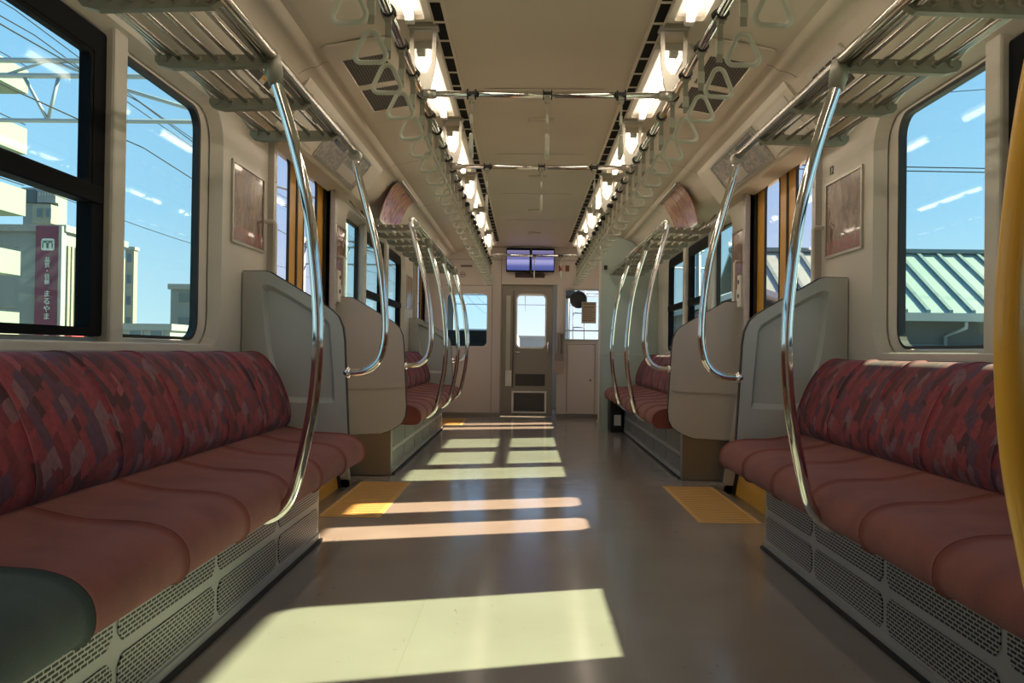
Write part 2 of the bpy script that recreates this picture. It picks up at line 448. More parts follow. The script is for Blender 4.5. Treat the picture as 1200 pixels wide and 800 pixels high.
# ------------------------------------------------------------------ ceiling (central panel, lamp strips, side slopes, cove)
PROF = [(0, 2.125), (.40, 2.115), (.44, 2.112), (.64, 2.10), (.78, 2.08), (.92, 2.05), (.955, 2.045)]
COVE = [(.955, 2.045), (.985, 2.025), (1.02, 2.018), (1.06, 1.995), (1.10, 1.945), (1.16, 1.88), (1.24, 1.845), (1.34, 1.815)]
COVE = [tuple(p) for p in [(v.x, v.y) for v in spline([Vector((a, b, 0)) for a, b in COVE], 3)]]
def sweep(prof, y0, y1, mirror=True, nseg=1):
    mb = MB()
    ys = [y0 + (y1 - y0) * i / nseg for i in range(nseg + 1)]
    return mb, ys
mb = MB()
full = [(-a, b) for a, b in reversed(PROF)] + PROF[1:]
mb.loft([[(x, y, z) for x, z in full] for y in (YBACK, YEND + .1)], closed=False, cap=False, smooth=False)
mb.loft([[(x, y, z + .04) for x, z in full] for y in (YBACK, YEND + .1)], closed=False, cap=False, smooth=False)
for sx in (-1, 1):
    for dz in (0, .04):
        mb.loft([[(sx * (x + dz), y, z + dz) for x, z in COVE] for y in (YBACK, YEND + .1)], closed=False, cap=False, smooth=True)
mb.mi = 1
for y in (1.2, 3.62, 5.62, 7.2, 8.9):
    for sx in (-1, 1):
        mb.loft([[(sx * x, yy, z - .0015) for x, z in PROF[3:] + COVE[:10]] for yy in (y, y + .006)], closed=False, cap=False, smooth=False)
for y in (4.2, 5.6, 7.0, 8.4):
    mb.box(-.39, .39, y, y + .005, 2.1175, 2.1185)
struct(mb.build('ceiling', [M_ceil, M_line], recalc=False))
M_slot = mat('slot_black', (.006, .005, .005), .7, spec=.1)
# air outlet slots running along the central panel
for sx in (-1, 1):
    t = MB(); t.box(sx * .402, sx * .447, .2, 9.95, 2.100, 2.118)
    struct(t.build('trim_6', M_slot))
    t = MB()
    t.box(sx * .396, sx * .405, .2, 9.95, 2.097, 2.118)
    t.box(sx * .445, sx * .452, .2, 9.95, 2.097, 2.118)
    y = .3
    while y < 9.9:
        t.box(sx * .404, sx * .446, y, y + .02, 2.0985, 2.118); y += .20
    struct(t.build('trim_7', M_ceil))
# small outlet marks in the middle panel
for k, y in enumerate((4.75, 6.3, 7.8, 9.3)):
    o = MB().box(-.07, .07, y, y + .05, 2.112, 2.126, .004).build('speaker_grille', mat('speaker_grille_tan', (.50, .44, .35), .6))
    tag(o, 'small tan slotted plate on the centre ceiling panel, %s along the car' % ORD[k], 'speaker grille', 'small plates on the centre ceiling panel')

# over-door panels (slanted boxes between the cove and the door head)
def door_panel(sx, a, b):
    # outer face from (1.02,2.02) to (1.20,1.80); underside back to wall
    p = [(1.035, 2.012), (1.05, 1.985), (1.185, 1.805), (1.20, 1.797), (1.225, 1.838), (1.40, 1.842), (1.40, 1.95), (1.2, 2.04)]
    mb = MB()
    mb.loft([[(sx * x, y, z) for x, z in p] for y in (a, b)], smooth=False)
    o = struct(mb.build('trim_8', M_cove))
    return o
for sx in (-1, 1):
    door_panel(sx, 3.72, 5.62); door_panel(sx, 9.1, YEND)
    # door head strip
    for a, b in DOORS:
        struct(MB().box(sx * 1.20, sx * 1.40, a, b, 1.84, 1.92, .004).build('trim_9', M_wall))

# ------------------------------------------------------------------ side doors
def dx(z):  # the body side tucks inwards towards the sill
    return W + .045 if z > .75 else W + .045 - .125 * (.75 - z) / .83
M_jamb = noisy(mat('door_jamb_steel', (.50, .48, .45), .35, .45), 3, .05, stretch=(1, 1, 30))
dn = 1
for sx in (-1, 1):
    for a, b in alldoors:
        root = empty('door_%d' % dn, (sx * (W + .04), (a + b) / 2, 0), kind='structure'); dn += 1
        c = (a + b) / 2
        def fn(u, v, d): return (sx * (dx(v) + d), u, v)
        for k, (u0, u1) in enumerate(((a, c - .0004), (c + .0004, b))):
            # glass opening, wider margin on the outer side
            w0, w1 = (u0 + .17, u1 - .145) if k == 0 else (u0 + .145, u1 - .17)
            if b - a < 1.2: w0, w1 = (u0 + .13, u1 - .11) if k == 0 else (u0 + .11, u1 - .13)
            hole = rrect(w0, w1, .87, 1.862, .07)
            outer = [(u0, -.06), (u1, -.06), (u1, .75), (u1, DT - .01), (u0, DT - .01), (u0, .75)]
            mb = MB(); mb.plate(outer, [hole], fn, 0, .013); leaf = mb.build('door_leaf', M_yel, root)
            mb = MB(); mb.plate(hole, [rrect(w0 + .010, w1 - .010, .88, 1.852, .06)], fn, -.004, .010); mb.build('gasket', M_rubber, leaf)
            mb = MB(); mb.plate(rrect(w0 + .006, w1 - .006, .876, 1.856, .065), [], fn, .003, .009); mb.build('pane', G_door, leaf)
            mb = MB(); mb.plate([(u0, .76), (u0 + .014, .76), (u0 + .014, DT - .02), (u0, DT - .02)] if k else [(u1 - .014, .76), (u1, .76), (u1, DT - .02), (u1 - .014, DT - .02)], [], fn, -.006, .0); mb.build('edge_seal', M_rubber, leaf)
        # jambs
        for k, (u0, u1, i0, i1) in enumerate(((a - .05, a, a - .0, a + .012), (b, b + .06, b - .012, b))):
            mb = MB()
            mb.plate([(u0, -.05), (u1, -.05), (u1, .75), (u1, DT), (u0, DT), (u0, .75)], [], lambda u, v, d: (sx * (dx(v) + d), u, v), -.075, .02)
            j = struct(mb.build('trim_10', M_jamb))
            mb = MB(); mb.plate([(i0, -.05), (i1, -.05), (i1, .75), (i1, DT - .05), (i0, DT - .05), (i0, .75)], [], lambda u, v, d: (sx * (dx(v) + d), u, v), -.022, -.002)
            struct(mb.build('trim_11', M_rubber))
            mb = MB()
            for z in (1.1, 1.4, 1.62):
                yy = (u0 + u1) / 2
                mb.loft([[(sx * (W - .034 + q), yy + .004 * math.cos(t), z + .004 * math.sin(t)) for t in (2 * PI * i / 8 for i in range(8))] for q in (0, .006)])
            mb.build('screw_head', M_screw, None)['kind'] = 'structure'

# ------------------------------------------------------------------ benches
CUSH = [(1.17, .46), (1.13, .483), (1.06, .470), (.98, .455), (.90, .452), (.845, .448), (.80, .434), (.772, .408), (.765, .375), (.775, .348), (.81, .336), (.95, .336)]
BACK = [(1.11, .475), (1.088, .51), (1.088, .57), (1.115, .65), (1.15, .72), (1.185, .765), (1.215, .79), (1.245, .80), (1.305, .80)]
def cushion(sx, prof, y0, y1, closepts, drop=.009, bucket=.006, ny=20, m=None, name='cushion', parent=None, slant=0.0):
    P = [(v.x, v.y) for v in spline([Vector((a, b, 0)) for a, b in prof], 3)]
    C = Vector((sum(p[0] for p in P) / len(P), sum(p[1] for p in P) / len(P)))
    cc = Vector(closepts[0]) if False else C
    nr = []
    for i, p in enumerate(P):
        q = Vector(P[min(i + 1, len(P) - 1)]) - Vector(P[max(i - 1, 0)])
        n = Vector((q.y, -q.x)).normalized()
        nr.append(n)
    # make normals point outwards (towards the aisle / up)
    rings = []
    for k in range(ny + 1):
        u = k / ny; u = .5 - .5 * math.cos(PI * u)
        y = y0 + (y1 - y0) * u
        e = min(u, 1 - u) * (y1 - y0)
        dr = drop * math.exp(-(e / .007) ** 1.2) + bucket * (1 - (2 * u - 1) ** 4) * .6
        ring = []
        for i, (p, n) in enumerate(zip(P, nr)):
            f = min(1, i / 3, (len(P) - 1 - i) / 3 + .3)
            s = -1 if SGN(prof) > 0 else 1
            t = i / (len(P) - 1)
            yy = y + slant * (t - .5)
            ring.append((sx * (p[0] + s * n.x * dr * f), yy, p[1] + s * n.y * dr * f))
        for q in closepts: ring.append((sx * q[0], y + slant * .5, q[1]))
        rings.append(ring)
    mb = MB(); mb.loft(rings, closed=True, cap=True, smooth=True)
    return mb.build(name, m, parent, smooth_angle=math.radians(50))
def SGN(prof): return -1 if prof is CUSH else 1
def perf_poly(a, b, z0, z1, c=.022): return [(a + c, z0), (b - c, z0), (b, z0 + c), (b, z1 - c), (b - c, z1), (a + c, z1), (a, z1 - c), (a, z0 + c)]
def bench(sx, ya, yb, n, label, green=0, near_steel=False, base_end=0.0):
    root = empty('bench_seat', (sx * 1.05, ya, 0), label, 'bench', 'long bench seats along the car sides')
    p = (yb - ya) / n
    for i in range(n):
        a, b = ya + p * i + .0012, ya + p * (i + 1) - .0012
        c = cushion(sx, CUSH, a, b, [(1.0, .336), (1.19, .345)], m=M_seat2 if i < green else M_seat, name='seat_cushion', parent=root)
        if i < green: c['label'] = 'dark green plush seat cushion'
        cushion(sx, BACK, a, b, [(1.31, .78), (1.31, .475)], m=M_back, name='backrest', parent=root, drop=.006, bucket=.003)
    e = yb - base_end
    mb = MB()
    mb.box(sx * .95, sx * 1.30, ya + .02, e, 0, .338)
    mb.box(sx * .942, sx * .95, ya + .02, e, .012, .034); mb.box(sx * .940, sx * .96, ya + .02, e, .318, .337)
    mb.build('heater_case', M_base, root)
    m2 = MB().box(sx * .955, sx * .93, ya + .02, e, -.0, .012); m2.build('kick_strip', M_rubber, root)
    nc = max(2, round((e - ya) / .56)); q = (e - ya - .04) / nc
    for i in range(nc):
        a, b = ya + .03 + q * i + .014, ya + .03 + q * (i + 1) - .014
        for z0, z1 in ((.045, .145), (.175, .312)):
            mb = MB(); mb.plate(perf_poly(a, b, z0, z1), [], side(sx), .9465, .951); mb.build('perforated_panel', M_perf, root)
    # steel end plates with rounded shoulder facing the door zones
    for yy, flag in ((ya, near_steel), (yb, False)):
        if flag:
            mb = MB(); pl = [(.945, .004), (1.255, .004), (1.30, .04), (1.30, .30), (.945, .30)]
            mb.plate(pl, [], lambda u, v, d: (sx * u, d, v), ya - .06, ya + .03); mb.build('end_plate', M_steel, root)
    return root
B1L = bench(-1, .60, 3.66, 8, 'long red bench seat on the near left with dark green nearest cushions', green=2, base_end=.02)
B1R = bench(1, .60, 3.66, 8, 'long red bench seat on the near right behind the yellow pole', green=2, base_end=.02)
B2L = bench(-1, 5.60, 8.96, 9, 'far left red bench seat running up to the distant side door', near_steel=True)
B2R = bench(1, 5.60, 9.02, 9, 'far right red bench seat ending at the tall end panel', near_steel=True)

# ------------------------------------------------------------------ bench end partitions
OUTL = [(1.315, 1.155), (1.215, 1.156), (1.195, 1.150), (.975, 1.022), (.925, .990), (.895, .960), (.876, .915), (.868, .86), (.846, .45), (.852, .39), (.875, .345), (.93, .305), (1.0, .278), (1.315, .262)]
INL = [(1.235, 1.09), (1.185, 1.092), (.985, .975), (.935, .935), (.925, .88), (.905, .62), (.925, .585), (1.09, .585), (1.135, .61), (1.20, .80)]
def part(sx, y, facing, label):
    """facing: -1 the recessed face looks at the camera, +1 away"""
    root = empty('seat_partition', (sx * 1.08, y, .26), label, 'partition', 'plastic partitions at the bench ends')
    th = .045
    yf, yb_ = (y - th / 2, y + th / 2) if facing < 0 else (y + th / 2, y - th / 2)
    s = 1 if facing < 0 else -1
    fn = lambda u, v, d: (sx * u, yf + s * d, v)
    mb = MB()
    cx = sum(p[0] for p in INL) / len(INL); cz = sum(p[1] for p in INL) / len(INL)
    def inset(loop, k, c): return [(c[0] + (p[0] - c[0]) * k, c[1] + (p[1] - c[1]) * k) for p in loop]
    # smooth the recess outline
    inn = [(v.x, v.y) for v in spline([Vector((a, b, 0)) for a, b in INL + [INL[0]]], 3)][:-1]
    deep = inset(inn, .90, (cx, cz))
    # front face with hole
    flat = OUTL + inn
    tris = tessellate_polygon([[Vector((*p, 0)) for p in OUTL], [Vector((*p, 0)) for p in inn]])
    vs = [mb.bm.verts.new(fn(*p, 0)) for p in flat]
    for t in tris: mb.bm.faces.new([vs[i] for i in t])
    mb.ring2(inn, inset(inn, .975, (cx, cz)), lambda u, v: fn(u, v, 0), lambda u, v: fn(u, v, .004))
    mb.ring2(inset(inn, .975, (cx, cz)), deep, lambda u, v: fn(u, v, .004), lambda u, v: fn(u, v, .022))
    mb.face([fn(*p, .022) for p in deep])
    mb.face([fn(*p, th) for p in OUTL])
    mb.ring2(OUTL, OUTL, lambda u, v: fn(u, v, 0), lambda u, v: fn(u, v, th))
    mb.build('panel', M_part, root)
    # shallow pressed ledge on the door side, plus fixing caps
    mb = MB()
    led = [(1.30, .56), (.875, .575), (.862, .60), (.866, .615), (1.30, .60)]
    mb.plate(led, [], fn, th - .002, th + .010); mb.build('pressed_ledge', M_part, root)
    # dark edge trim along the top and aisle edge
    ed = OUTL[:13]; o2 = []
    for i, p in enumerate(ed):
        q = Vector(ed[min(i + 1, len(ed) - 1)]) - Vector(ed[max(i - 1, 0)]); n = Vector((q.y, -q.x)).normalized()
        if n.dot(Vector((p[0] - 1.1, p[1] - .7))) < 0: n = -n
        o2.append((p[0] + n.x * .0035, p[1] + n.y * .0035))
    mb = MB(); mb.plate(ed + o2[::-1], [], fn, .008, th - .008); mb.build('edge_trim', M_rubber, root)
    mb = MB()
    for z in (.70, .46):
        mb.loft([[(sx * 1.02 + .009 * math.cos(t), yf + s * d, z + .009 * math.sin(t)) for t in (2 * PI * i / 12 for i in range(12))] for d in (th - .001, th + .003)])
    mb.build('fixing_cap', M_part, root)
    return root
part(-1, 3.73, -1, 'grey moulded partition at the far end of the near left bench')
part(1, 3.73, -1, 'grey moulded partition at the far end of the near right bench')
part(-1, 5.53, 1, 'beige partition at the door end of the far left bench')
part(1, 5.53, 1, 'beige partition at the door end of the far right bench')
part(-1, 9.02, -1, 'small distant grey partition at the far end of the far left bench')
# full height panel closing the far right bench
t = empty('end_panel', (1.0, 9.10, 0), 'full height panel, colour tinted with green window light, closing off the far right bench', 'panel')
M_endp = noisy(mat('laminate_green_light_tint', (.44, .50, .46), .35), 2, .03)  # green cast of daylight through the tinted windows is put into the base colour
mb = MB(); mb.plate([(.71, 0), (1.318, 0), (1.318, 1.80), (1.24, 1.83), (1.15, 1.88), (1.09, 1.945), (1.05, 1.99), (1.0, 2.01), (.92, 2.04), (.71, 2.08)], [], lambda u, v, d: (u, d, v), 9.08, 9.13); mb.build('panel_board', M_endp, t)
MB().box(.70, .716, 9.07, 9.14, 0, 2.082, .003).build('edge_strip', M_wall, t)
MB().box(.716, 1.31, 9.074, 9.082, .80, .81).build('joint_line', M_wall, t)
o = MB().box(.74, .775, 9.05, 9.082, 1.70, 1.745, .004).build('small_black_box', M_dark); tag(o, 'small black box fixed high on the tall end panel', 'switch box')
# extinguisher cabinet under the last seat
t = empty('extinguisher_box', (.84, 9.02, 0), 'black extinguisher box with a pale sticker at the end of the far right bench', 'extinguisher box')
MB().box(.80, .93, 8.82, 9.065, .0, .335, .01).build('case', M_rubber, t)
MB().box(.84, .91, 8.815, 8.822, .07, .18).build('sticker', M_white, t)
MB().box(.915, .925, 8.812, 8.822, .24, .27).build('latch', M_dark, t)

# ------------------------------------------------------------------ grab poles
POLE = [(.81, 1.625), (.80, 1.585), (.745, 1.41), (.702, 1.227), (.675, 1.01), (.666, .84), (.677, .67), (.704, .52), (.728, .42), (.750, .372), (.785, .340), (.83, .326), (.885, .323)]
LOOP = [(.832, 1.668), (.823, 1.60), (.772, 1.413), (.732, 1.264), (.704, 1.096), (.692, .95), (.694, .86), (.712, .785), (.745, .742), (.79, .722), (.858, .716)]
def grab_pole(sx, y, label, m=M_chrome, r=.0165, group='chrome grab poles bowing from rack to bench', dxo=0.0):
    root = empty('grab_pole', (sx * .84, y, .32), label, 'grab pole', group)
    pts = [(sx * (v.x - dxo), y, v.y) for v in spline([Vector((a, b, 0)) for a, b in POLE], 5)]
    MB().tube(pts, r, 16).build('tube', m, root)
    MB().box(sx * (.86 - dxo), sx * .955, y - .026, y + .026, .300, .334, .006).build('seat_bracket', M_rubber, root)
    MB().tube([(sx * .812, y, 1.655), (sx * .806, y, 1.61), (sx * .798, y, 1.575)], [.024, .026, .021], 14).build('top_socket', M_rackp, root)
    return root
def loop_pole(sx, y, label, far=1):
    root = empty('grab_pole', (sx * .85, y, .71), label, 'grab pole', 'chrome grab poles looping back to the partitions')
    P = spline([Vector((a, b, 0)) for a, b in LOOP], 5)
    pts = [(sx * v.x, y, v.y) for v in P]
    pts = [(sx * .81, y - far * .10, 1.645), (sx * .813, y - far * .05, 1.66), (sx * .822, y - far * .015, 1.672)] + pts
    MB().tube(pts, .0165, 16).build('tube', M_chrome, root)
    MB().tube([(sx * .81, y - far * .15, 1.643), (sx * .81, y - far * .085, 1.648)], .024, 14).build('elbow_sleeve', M_alu, root)
    MB().tube([(sx * .842, y, .717), (sx * .868, y, .715)], .025, 14).build('end_flange', M_chrome, root)
    return root
grab_pole(-1, 2.43, 'bent chrome grab pole at the middle of the near left bench')
grab_pole(1, 2.43, 'bent chrome grab pole at the middle of the near right bench')
grab_pole(1, 1.28, 'thick yellow grab pole at the right edge of the picture', M_pole, .0205, 'yellow grab poles near the camera', .02)
grab_pole(-1, .868, 'yellow grab pole just showing at the left edge of the picture', M_pole, .0205, 'yellow grab poles near the camera', .02)
loop_pole(-1, 3.73, 'chrome pole curving into the near left bench partition')
loop_pole(1, 3.73, 'chrome pole curving into the near right bench partition')
loop_pole(-1, 5.53, 'chrome pole curving into the far left bench door-side partition', -1)
loop_pole(1, 5.53, 'chrome pole curving into the far right bench door-side partition', -1)
loop_pole(-1, 9.02, 'small distant chrome pole curving into the last left partition')
for k, y in enumerate((6.3, 7.4, 8.5)):
    grab_pole(-1, y, ['first', 'middle', 'last'][k] + ' of the three chrome poles along the far left bench')
for k, y in enumerate((6.3, 7.4)):
    grab_pole(1, y, ['nearer', 'farther'][k] + ' of the two chrome poles along the far right bench')

# ------------------------------------------------------------------ luggage racks
def rack(sx, y0, y1, arms, label, fy1):
    root = empty('luggage_rack', (sx * 1.0, y0, 1.62), label, 'luggage rack', 'tubular luggage racks above the benches')
    for k, a in enumerate((.862, .915, .968, 1.02, 1.072, 1.10, 1.122)):
        z = 1.642 if k < 5 else 1.646 + .01 * (k - 4)
        MB().tube([(sx * a, y0 - .05, z), (sx * a, y1 + .03, z)], .0068, 8).build('slat_tube', M_tubes, root)
    MB().tube([(sx * .81, y0 - .02, 1.655), (sx * .81, fy1, 1.655)], .017, 12).build('front_rail', M_tubes, root)
    MB().tube([(sx * .832, y0 - .02, 1.640), (sx * .832, y1 + .03, 1.640)], .009, 8).build('inner_rail', M_tubes, root)
    for y in arms:
        pl = [(.80, 1.674), (.80, 1.642), (.83, 1.624), (1.10, 1.616), (1.135, 1.624), (1.146, 1.638), (1.146, 1.654), (1.10, 1.656), (.85, 1.658)]
        MB().tube([(sx * 1.13, y, 1.650), (sx * 1.27, y, 1.815)], .007, 8).build('wall_stay', M_alu, root)
        mb = MB(); mb.plate(pl, [], lambda u, v, d: (sx * u, d, v), y - .013, y + .013)
        for a in (.862, .915, .968, 1.02, 1.072, 1.12):
            mb.tube([(sx * a, y - .022, 1.643), (sx * a, y + .022, 1.643)], .0105, 8)
        mb.build('support_arm', M_rackp, root)
    return root
rack(-1, .55, 3.30, (.75, 1.17, 1.59, 2.01, 2.43, 2.85, 3.27), 'tubular luggage rack above the near left bench', 3.62)
rack(1, .55, 3.30, (.75, 1.17, 1.59, 2.01, 2.43, 2.85, 3.27), 'tubular luggage rack above the near right bench', 3.62)
rack(-1, 5.66, 8.86, (5.70, 6.10, 6.50, 6.90, 7.30, 7.70, 8.10, 8.50, 8.84), 'tubular luggage rack above the far left bench', 8.90)
rack(1, 5.66, 9.03, (5.70, 6.10, 6.50, 6.90, 7.30, 7.70, 8.10, 8.50, 8.90), 'tubular luggage rack above the far right bench', 9.05)

# ------------------------------------------------------------------ ceiling lamps, brackets, strap rails
BRK = [1.95, 3.36, 4.70, 6.12, 7.55, 9.00, 10.3]
LX, LZ = .53, 2.104
for sx in (-1, 1):
    for i in range(len(BRK)):
        a = BRK[i - 1] + .20 if i else .70
        b = BRK[i] - .12
        lab = '%s fluorescent lamp from the near end of the %s ceiling row' % (ORD[i] if i else 'nearest', SIDE[sx])
        root = empty('ceiling_lamp', (sx * LX, (a + b) / 2, LZ), lab, 'ceiling lamp', 'recessed fluorescent lamps in the %s row' % SIDE[sx])
        mb = MB(); mb.plate(rrect(LX - .082, LX + .082, a - .02, b + .02, .02), [rrect(LX - .056, LX + .056, a, b, .015)], lambda u, v, d: (sx * u, v, d), LZ - .022, LZ + .006)
        mb.build('lamp_frame', M_cove, root)
        mb = MB(); mb.plate(rrect(LX - .057, LX + .057, a - .001, b + .001, .015), [], lambda u, v, d: (sx * u, v, d), LZ - .004, LZ + .004); mb.build('reflector', E_diff, root)
        MB().tube([(sx * LX, a + .04, LZ - .026), (sx * LX, b - .04, LZ - .026)], .015, 12).build('lamp_tube', E_tube, root)
        for y in (a + .02, b - .02):
            MB().box(sx * LX - .018, sx * LX + .018, y - .022, y + .022, LZ - .042, LZ, .004).build('lamp_holder', M_white, root)
RX, RZ = .505, 1.850
for sx in (-1, 1):
    root = empty('strap_rail', (sx * RX, 0, RZ), 'long chrome strap rail hanging along the %s side of the ceiling' % SIDE[sx], 'strap rail', 'chrome strap rails under the ceiling')
    MB().tube([(sx * RX, .5, RZ), (sx * RX, 10.35, RZ)], .0145, 12).build('rail_tube', M_chrome, root)
    for y in BRK[:-1]:
        X = .495
        out = [(X - .055, 2.10), (X + .055, 2.10), (X + .050, 1.95), (X + .030, 1.885), (X + .022, 1.835), (X, 1.815), (X - .022, 1.822), (X - .040, 1.885), (X - .050, 1.95)]
        hole = [(X - .038, 2.085), (X + .038, 2.085), (X + .034, 1.955), (X + .012, 1.915), (X - .014, 1.915), (X - .034, 1.955)]
        mb = MB(); mb.plate(out, [hole], lambda u, v, d: (sx * u, d, v), y - .008, y + .008); mb.build('hanger', M_alu, root)
        MB().box(sx * (X - .06), sx * (X + .06), y - .03, y + .03, 2.088, 2.108, .003).build('hanger_foot', M_alu, root)
for k, y in enumerate((3.36, 4.68, 9.00)):
    root = empty('cross_bar', (0, y, 1.835), '%s cross bar with hanging straps between the two ceiling strap rails' % ['nearest', 'middle', 'farthest'][k], 'cross bar', 'cross bars between the strap rails')
    MB().tube([(-.47, y, 1.833), (.47, y, 1.833)], .013, 12).build('bar_tube', M_chrome, root)
    for sx in (-1, 1): MB().tube([(sx * .44, y, 1.833), (sx * .49, y, 1.833)], .019, 12).build('end_socket', M_alu, root)

# hand straps ---------------------------------------------------------------
def ring_pts(w=.052, h=.112, n=10):
    # rounded triangle in the XZ plane, apex up
    A = Vector((0, 0, 0)); B = Vector((-w, 0, -h)); C = Vector((w, 0, -h)); pts = []
    for P, Q, R, r in ((C, A, B, .020), (A, B, C, .017), (B, C, A, .017)):
        d1 = (P - Q).normalized(); d2 = (R - Q).normalized(); ang = d1.angle(d2) / 2
        t = r / math.tan(ang); p1 = Q + d1 * t; p2 = Q + d2 * t; c = Q + (d1 + d2).normalized() * (r / math.sin(ang))
        a1 = (p1 - c); a2 = (p2 - c); tot = a1.angle(a2); ax = a1.cross(a2).normalized()
        for i in range(n): pts.append(c + Matrix.Rotation(tot * i / (n - 1), 3, ax) @ a1)
    # resample the straight runs
    out = []
    for i, p in enumerate(pts):
        q = pts[(i + 1) % len(pts)]; out.append(p)
        if (q - p).length > .02:
            for k in range(1, 5): out.append(p.lerp(q, k / 5))
    return out
def make_strap(rot=0.0, drop=.150):
    root = empty('hand_strap', (0, 0, 0))
    R = Matrix.Rotation(rot, 3, 'Z')
    def place(mb):
        for v in mb.bm.verts: v.co = R @ v.co
        return mb
    # belt: flat band looped over the rail
    mb = MB()
    mb.box(-.0095, .0095, -.0025, .0025, -drop + .004, -.028, .0012); mb.box(-.0085, .0085, -.0045, -.0025, -.075, -.028); mb.box(-.010, .010, -.0105, .0105, -.034, -.018, .002)
    for k in range(1):
        rings = []
        for i in range(17):
            a = PI * 1.15 * (i / 16) - PI * .075
            rings.append([(r * math.cos(a), yy, r * math.sin(a)) for r, yy in ((.0155, -.0105), (.0175, -.0105), (.0175, .0105), (.0155, .0105))])
        mb.loft(rings, True, True, False)
    mb.box(-.0175, -.003, -.0105, .0105, -.020, -.012); mb.box(.003, .0175, -.0105, .0105, -.020, -.012)
    belt = place(mb).build('belt', M_belt, root)
    mb = MB(); mb.box(-.0115, .0115, -.0055, .0055, -drop + .028, -.082, .002)
    place(mb).build('belt_sleeve', M_ring, root)
    mb = MB()
    for yy in (-.016, .016):
        mb.loft([[(r * math.cos(a), yy + q, r * math.sin(a)) for a in (2 * PI * i / 12 for i in range(12)) for r in (.021,)] for q in (-.0025, .0025)])
    mb.box(-.022, -.014, -.018, .018, -.006, .006); mb.box(.014, .022, -.018, .018, -.006, .006)
    place(mb).build('clip', M_dark, root)
    pts = [Vector((p.x, p.y, p.z - drop + .012)) for p in ring_pts()]
    R2 = Matrix.Rotation(PI / 2 if False else 0, 3, 'Z')
    mb = MB(); mb.loop_tube([R2 @ p for p in pts], .0072, 8)
    place(mb).build('ring', M_ring, root)
    return root
proto = make_strap(0)
first = True
ys = [1.74 + .283 * i for i in range(30)]
for sx in (-1, 1):
    for i, y in enumerate(ys):
        if any(abs(y - b) < .035 for b in BRK): y += .05
        o = proto if first else copy_tree(proto); first = False
        o.location = (sx * RX, y, RZ); o.rotation_euler = (random.uniform(-.04, .04), 0, random.uniform(-.22, .22))
        tag(o, 'triangular hand strap, %s from the near end of the %s-hand strap row' % (ORD[i], SIDE[sx]), 'hand strap', 'hand straps along the %s rail' % SIDE[sx])
proto2 = make_strap(PI / 2, .145); first = True
for k, y in enumerate((3.36, 4.68, 9.00)):
    for j, x in enumerate((-.30, 0.0, .29) if k < 2 else (-.0, .06 + .22)):
        o = proto2 if first else copy_tree(proto2); first = False
        o.location = (x, y, 1.833)
        where = ['left', 'middle', 'right'][j] if k < 2 else ['left', 'right'][j]
        tag(o, '%s strap hanging edge-on from the %s cross bar' % (where, ['nearest', 'middle', 'farthest'][k]), 'hand strap', 'hand straps on the cross bars')

# ------------------------------------------------------------------ ceiling return-air grilles
def zc(x):
    x = abs(x)
    for (a, za), (b, zb) in zip(PROF, PROF[1:]):
        if a <= x <= b: return za + (zb - za) * (x - a) / (b - a)
    return PROF[-1][1]
for sx in (-1, 1):
    root = empty('air_vent', (sx * .77, 4.02, 2.07), 'perforated return-air grille in the %s ceiling slope before the first door' % SIDE[sx], 'air vent', 'ceiling air grilles')
    def fn(u, v, d): return (sx * u, v, zc(u) - d)
    mb = MB(); mb.plate(rrect(.64, .925, 3.44, 4.62, .02), [rrect(.695, .875, 3.62, 3.98, .005), rrect(.695, .875, 4.04, 4.40, .005)], fn, .001, .010); mb.build('vent_frame', M_ceil, root)
    for a, b in ((3.62, 3.98), (4.04, 4.40)):
        mb = MB(); mb.plate(rrect(.693, .877, a - .002, b + .002, .005), [], fn, .0015, .005); mb.build('grille', M_grille, root)

# ------------------------------------------------------------------ posters and adverts
def wall_poster(sx, y0, y1, z0, z1, m, label, base=None):
    root = empty('framed_poster', (sx * W, (y0 + y1) / 2, (z0 + z1) / 2), label, 'poster', 'framed posters beside the doors')
    S = side(sx)
    mb = MB(); mb.plate([(y0, z0), (y1, z0), (y1, z1), (y0, z1)], [[(y0 + .012, z0 + .012), (y1 - .012, z0 + .012), (y1 - .012, z1 - .012), (y0 + .012, z1 - .012)]], S, W - .010, W); mb.build('frame', M_alu, root)
    s = MB().box(sx * (W - .005), sx * (W - .001), y0 + .011, y1 - .011, z0 + .011, z1 - .011).build('printed_sheet', m, root)
    if base:
        MB().box(sx * (W - .0065), sx * (W - .005), y0 + .013, y1 - .013, z0 + .013, z0 + .075).build('red_print_band', base, s)
    return root
wall_poster(-1, 3.555, 3.99, 1.265, 1.615, P1, 'brown framed poster between the near left window and the first door', P1b)
wall_poster(1, 3.555, 3.99, 1.265, 1.615, P1, 'brown framed poster between the near right window and the first door', P1b)
wall_poster(-1, 5.46, 5.79, 1.235, 1.64, P2, 'reddish framed poster past the left door, above the beige partition')
wall_poster(1, 5.46, 5.79, 1.235, 1.64, P2, 'reddish framed poster past the right door, above the beige partition')
wall_poster(-1, 8.78, 9.20, 1.25, 1.60, P2, 'tiny distant framed poster beside the last left door')
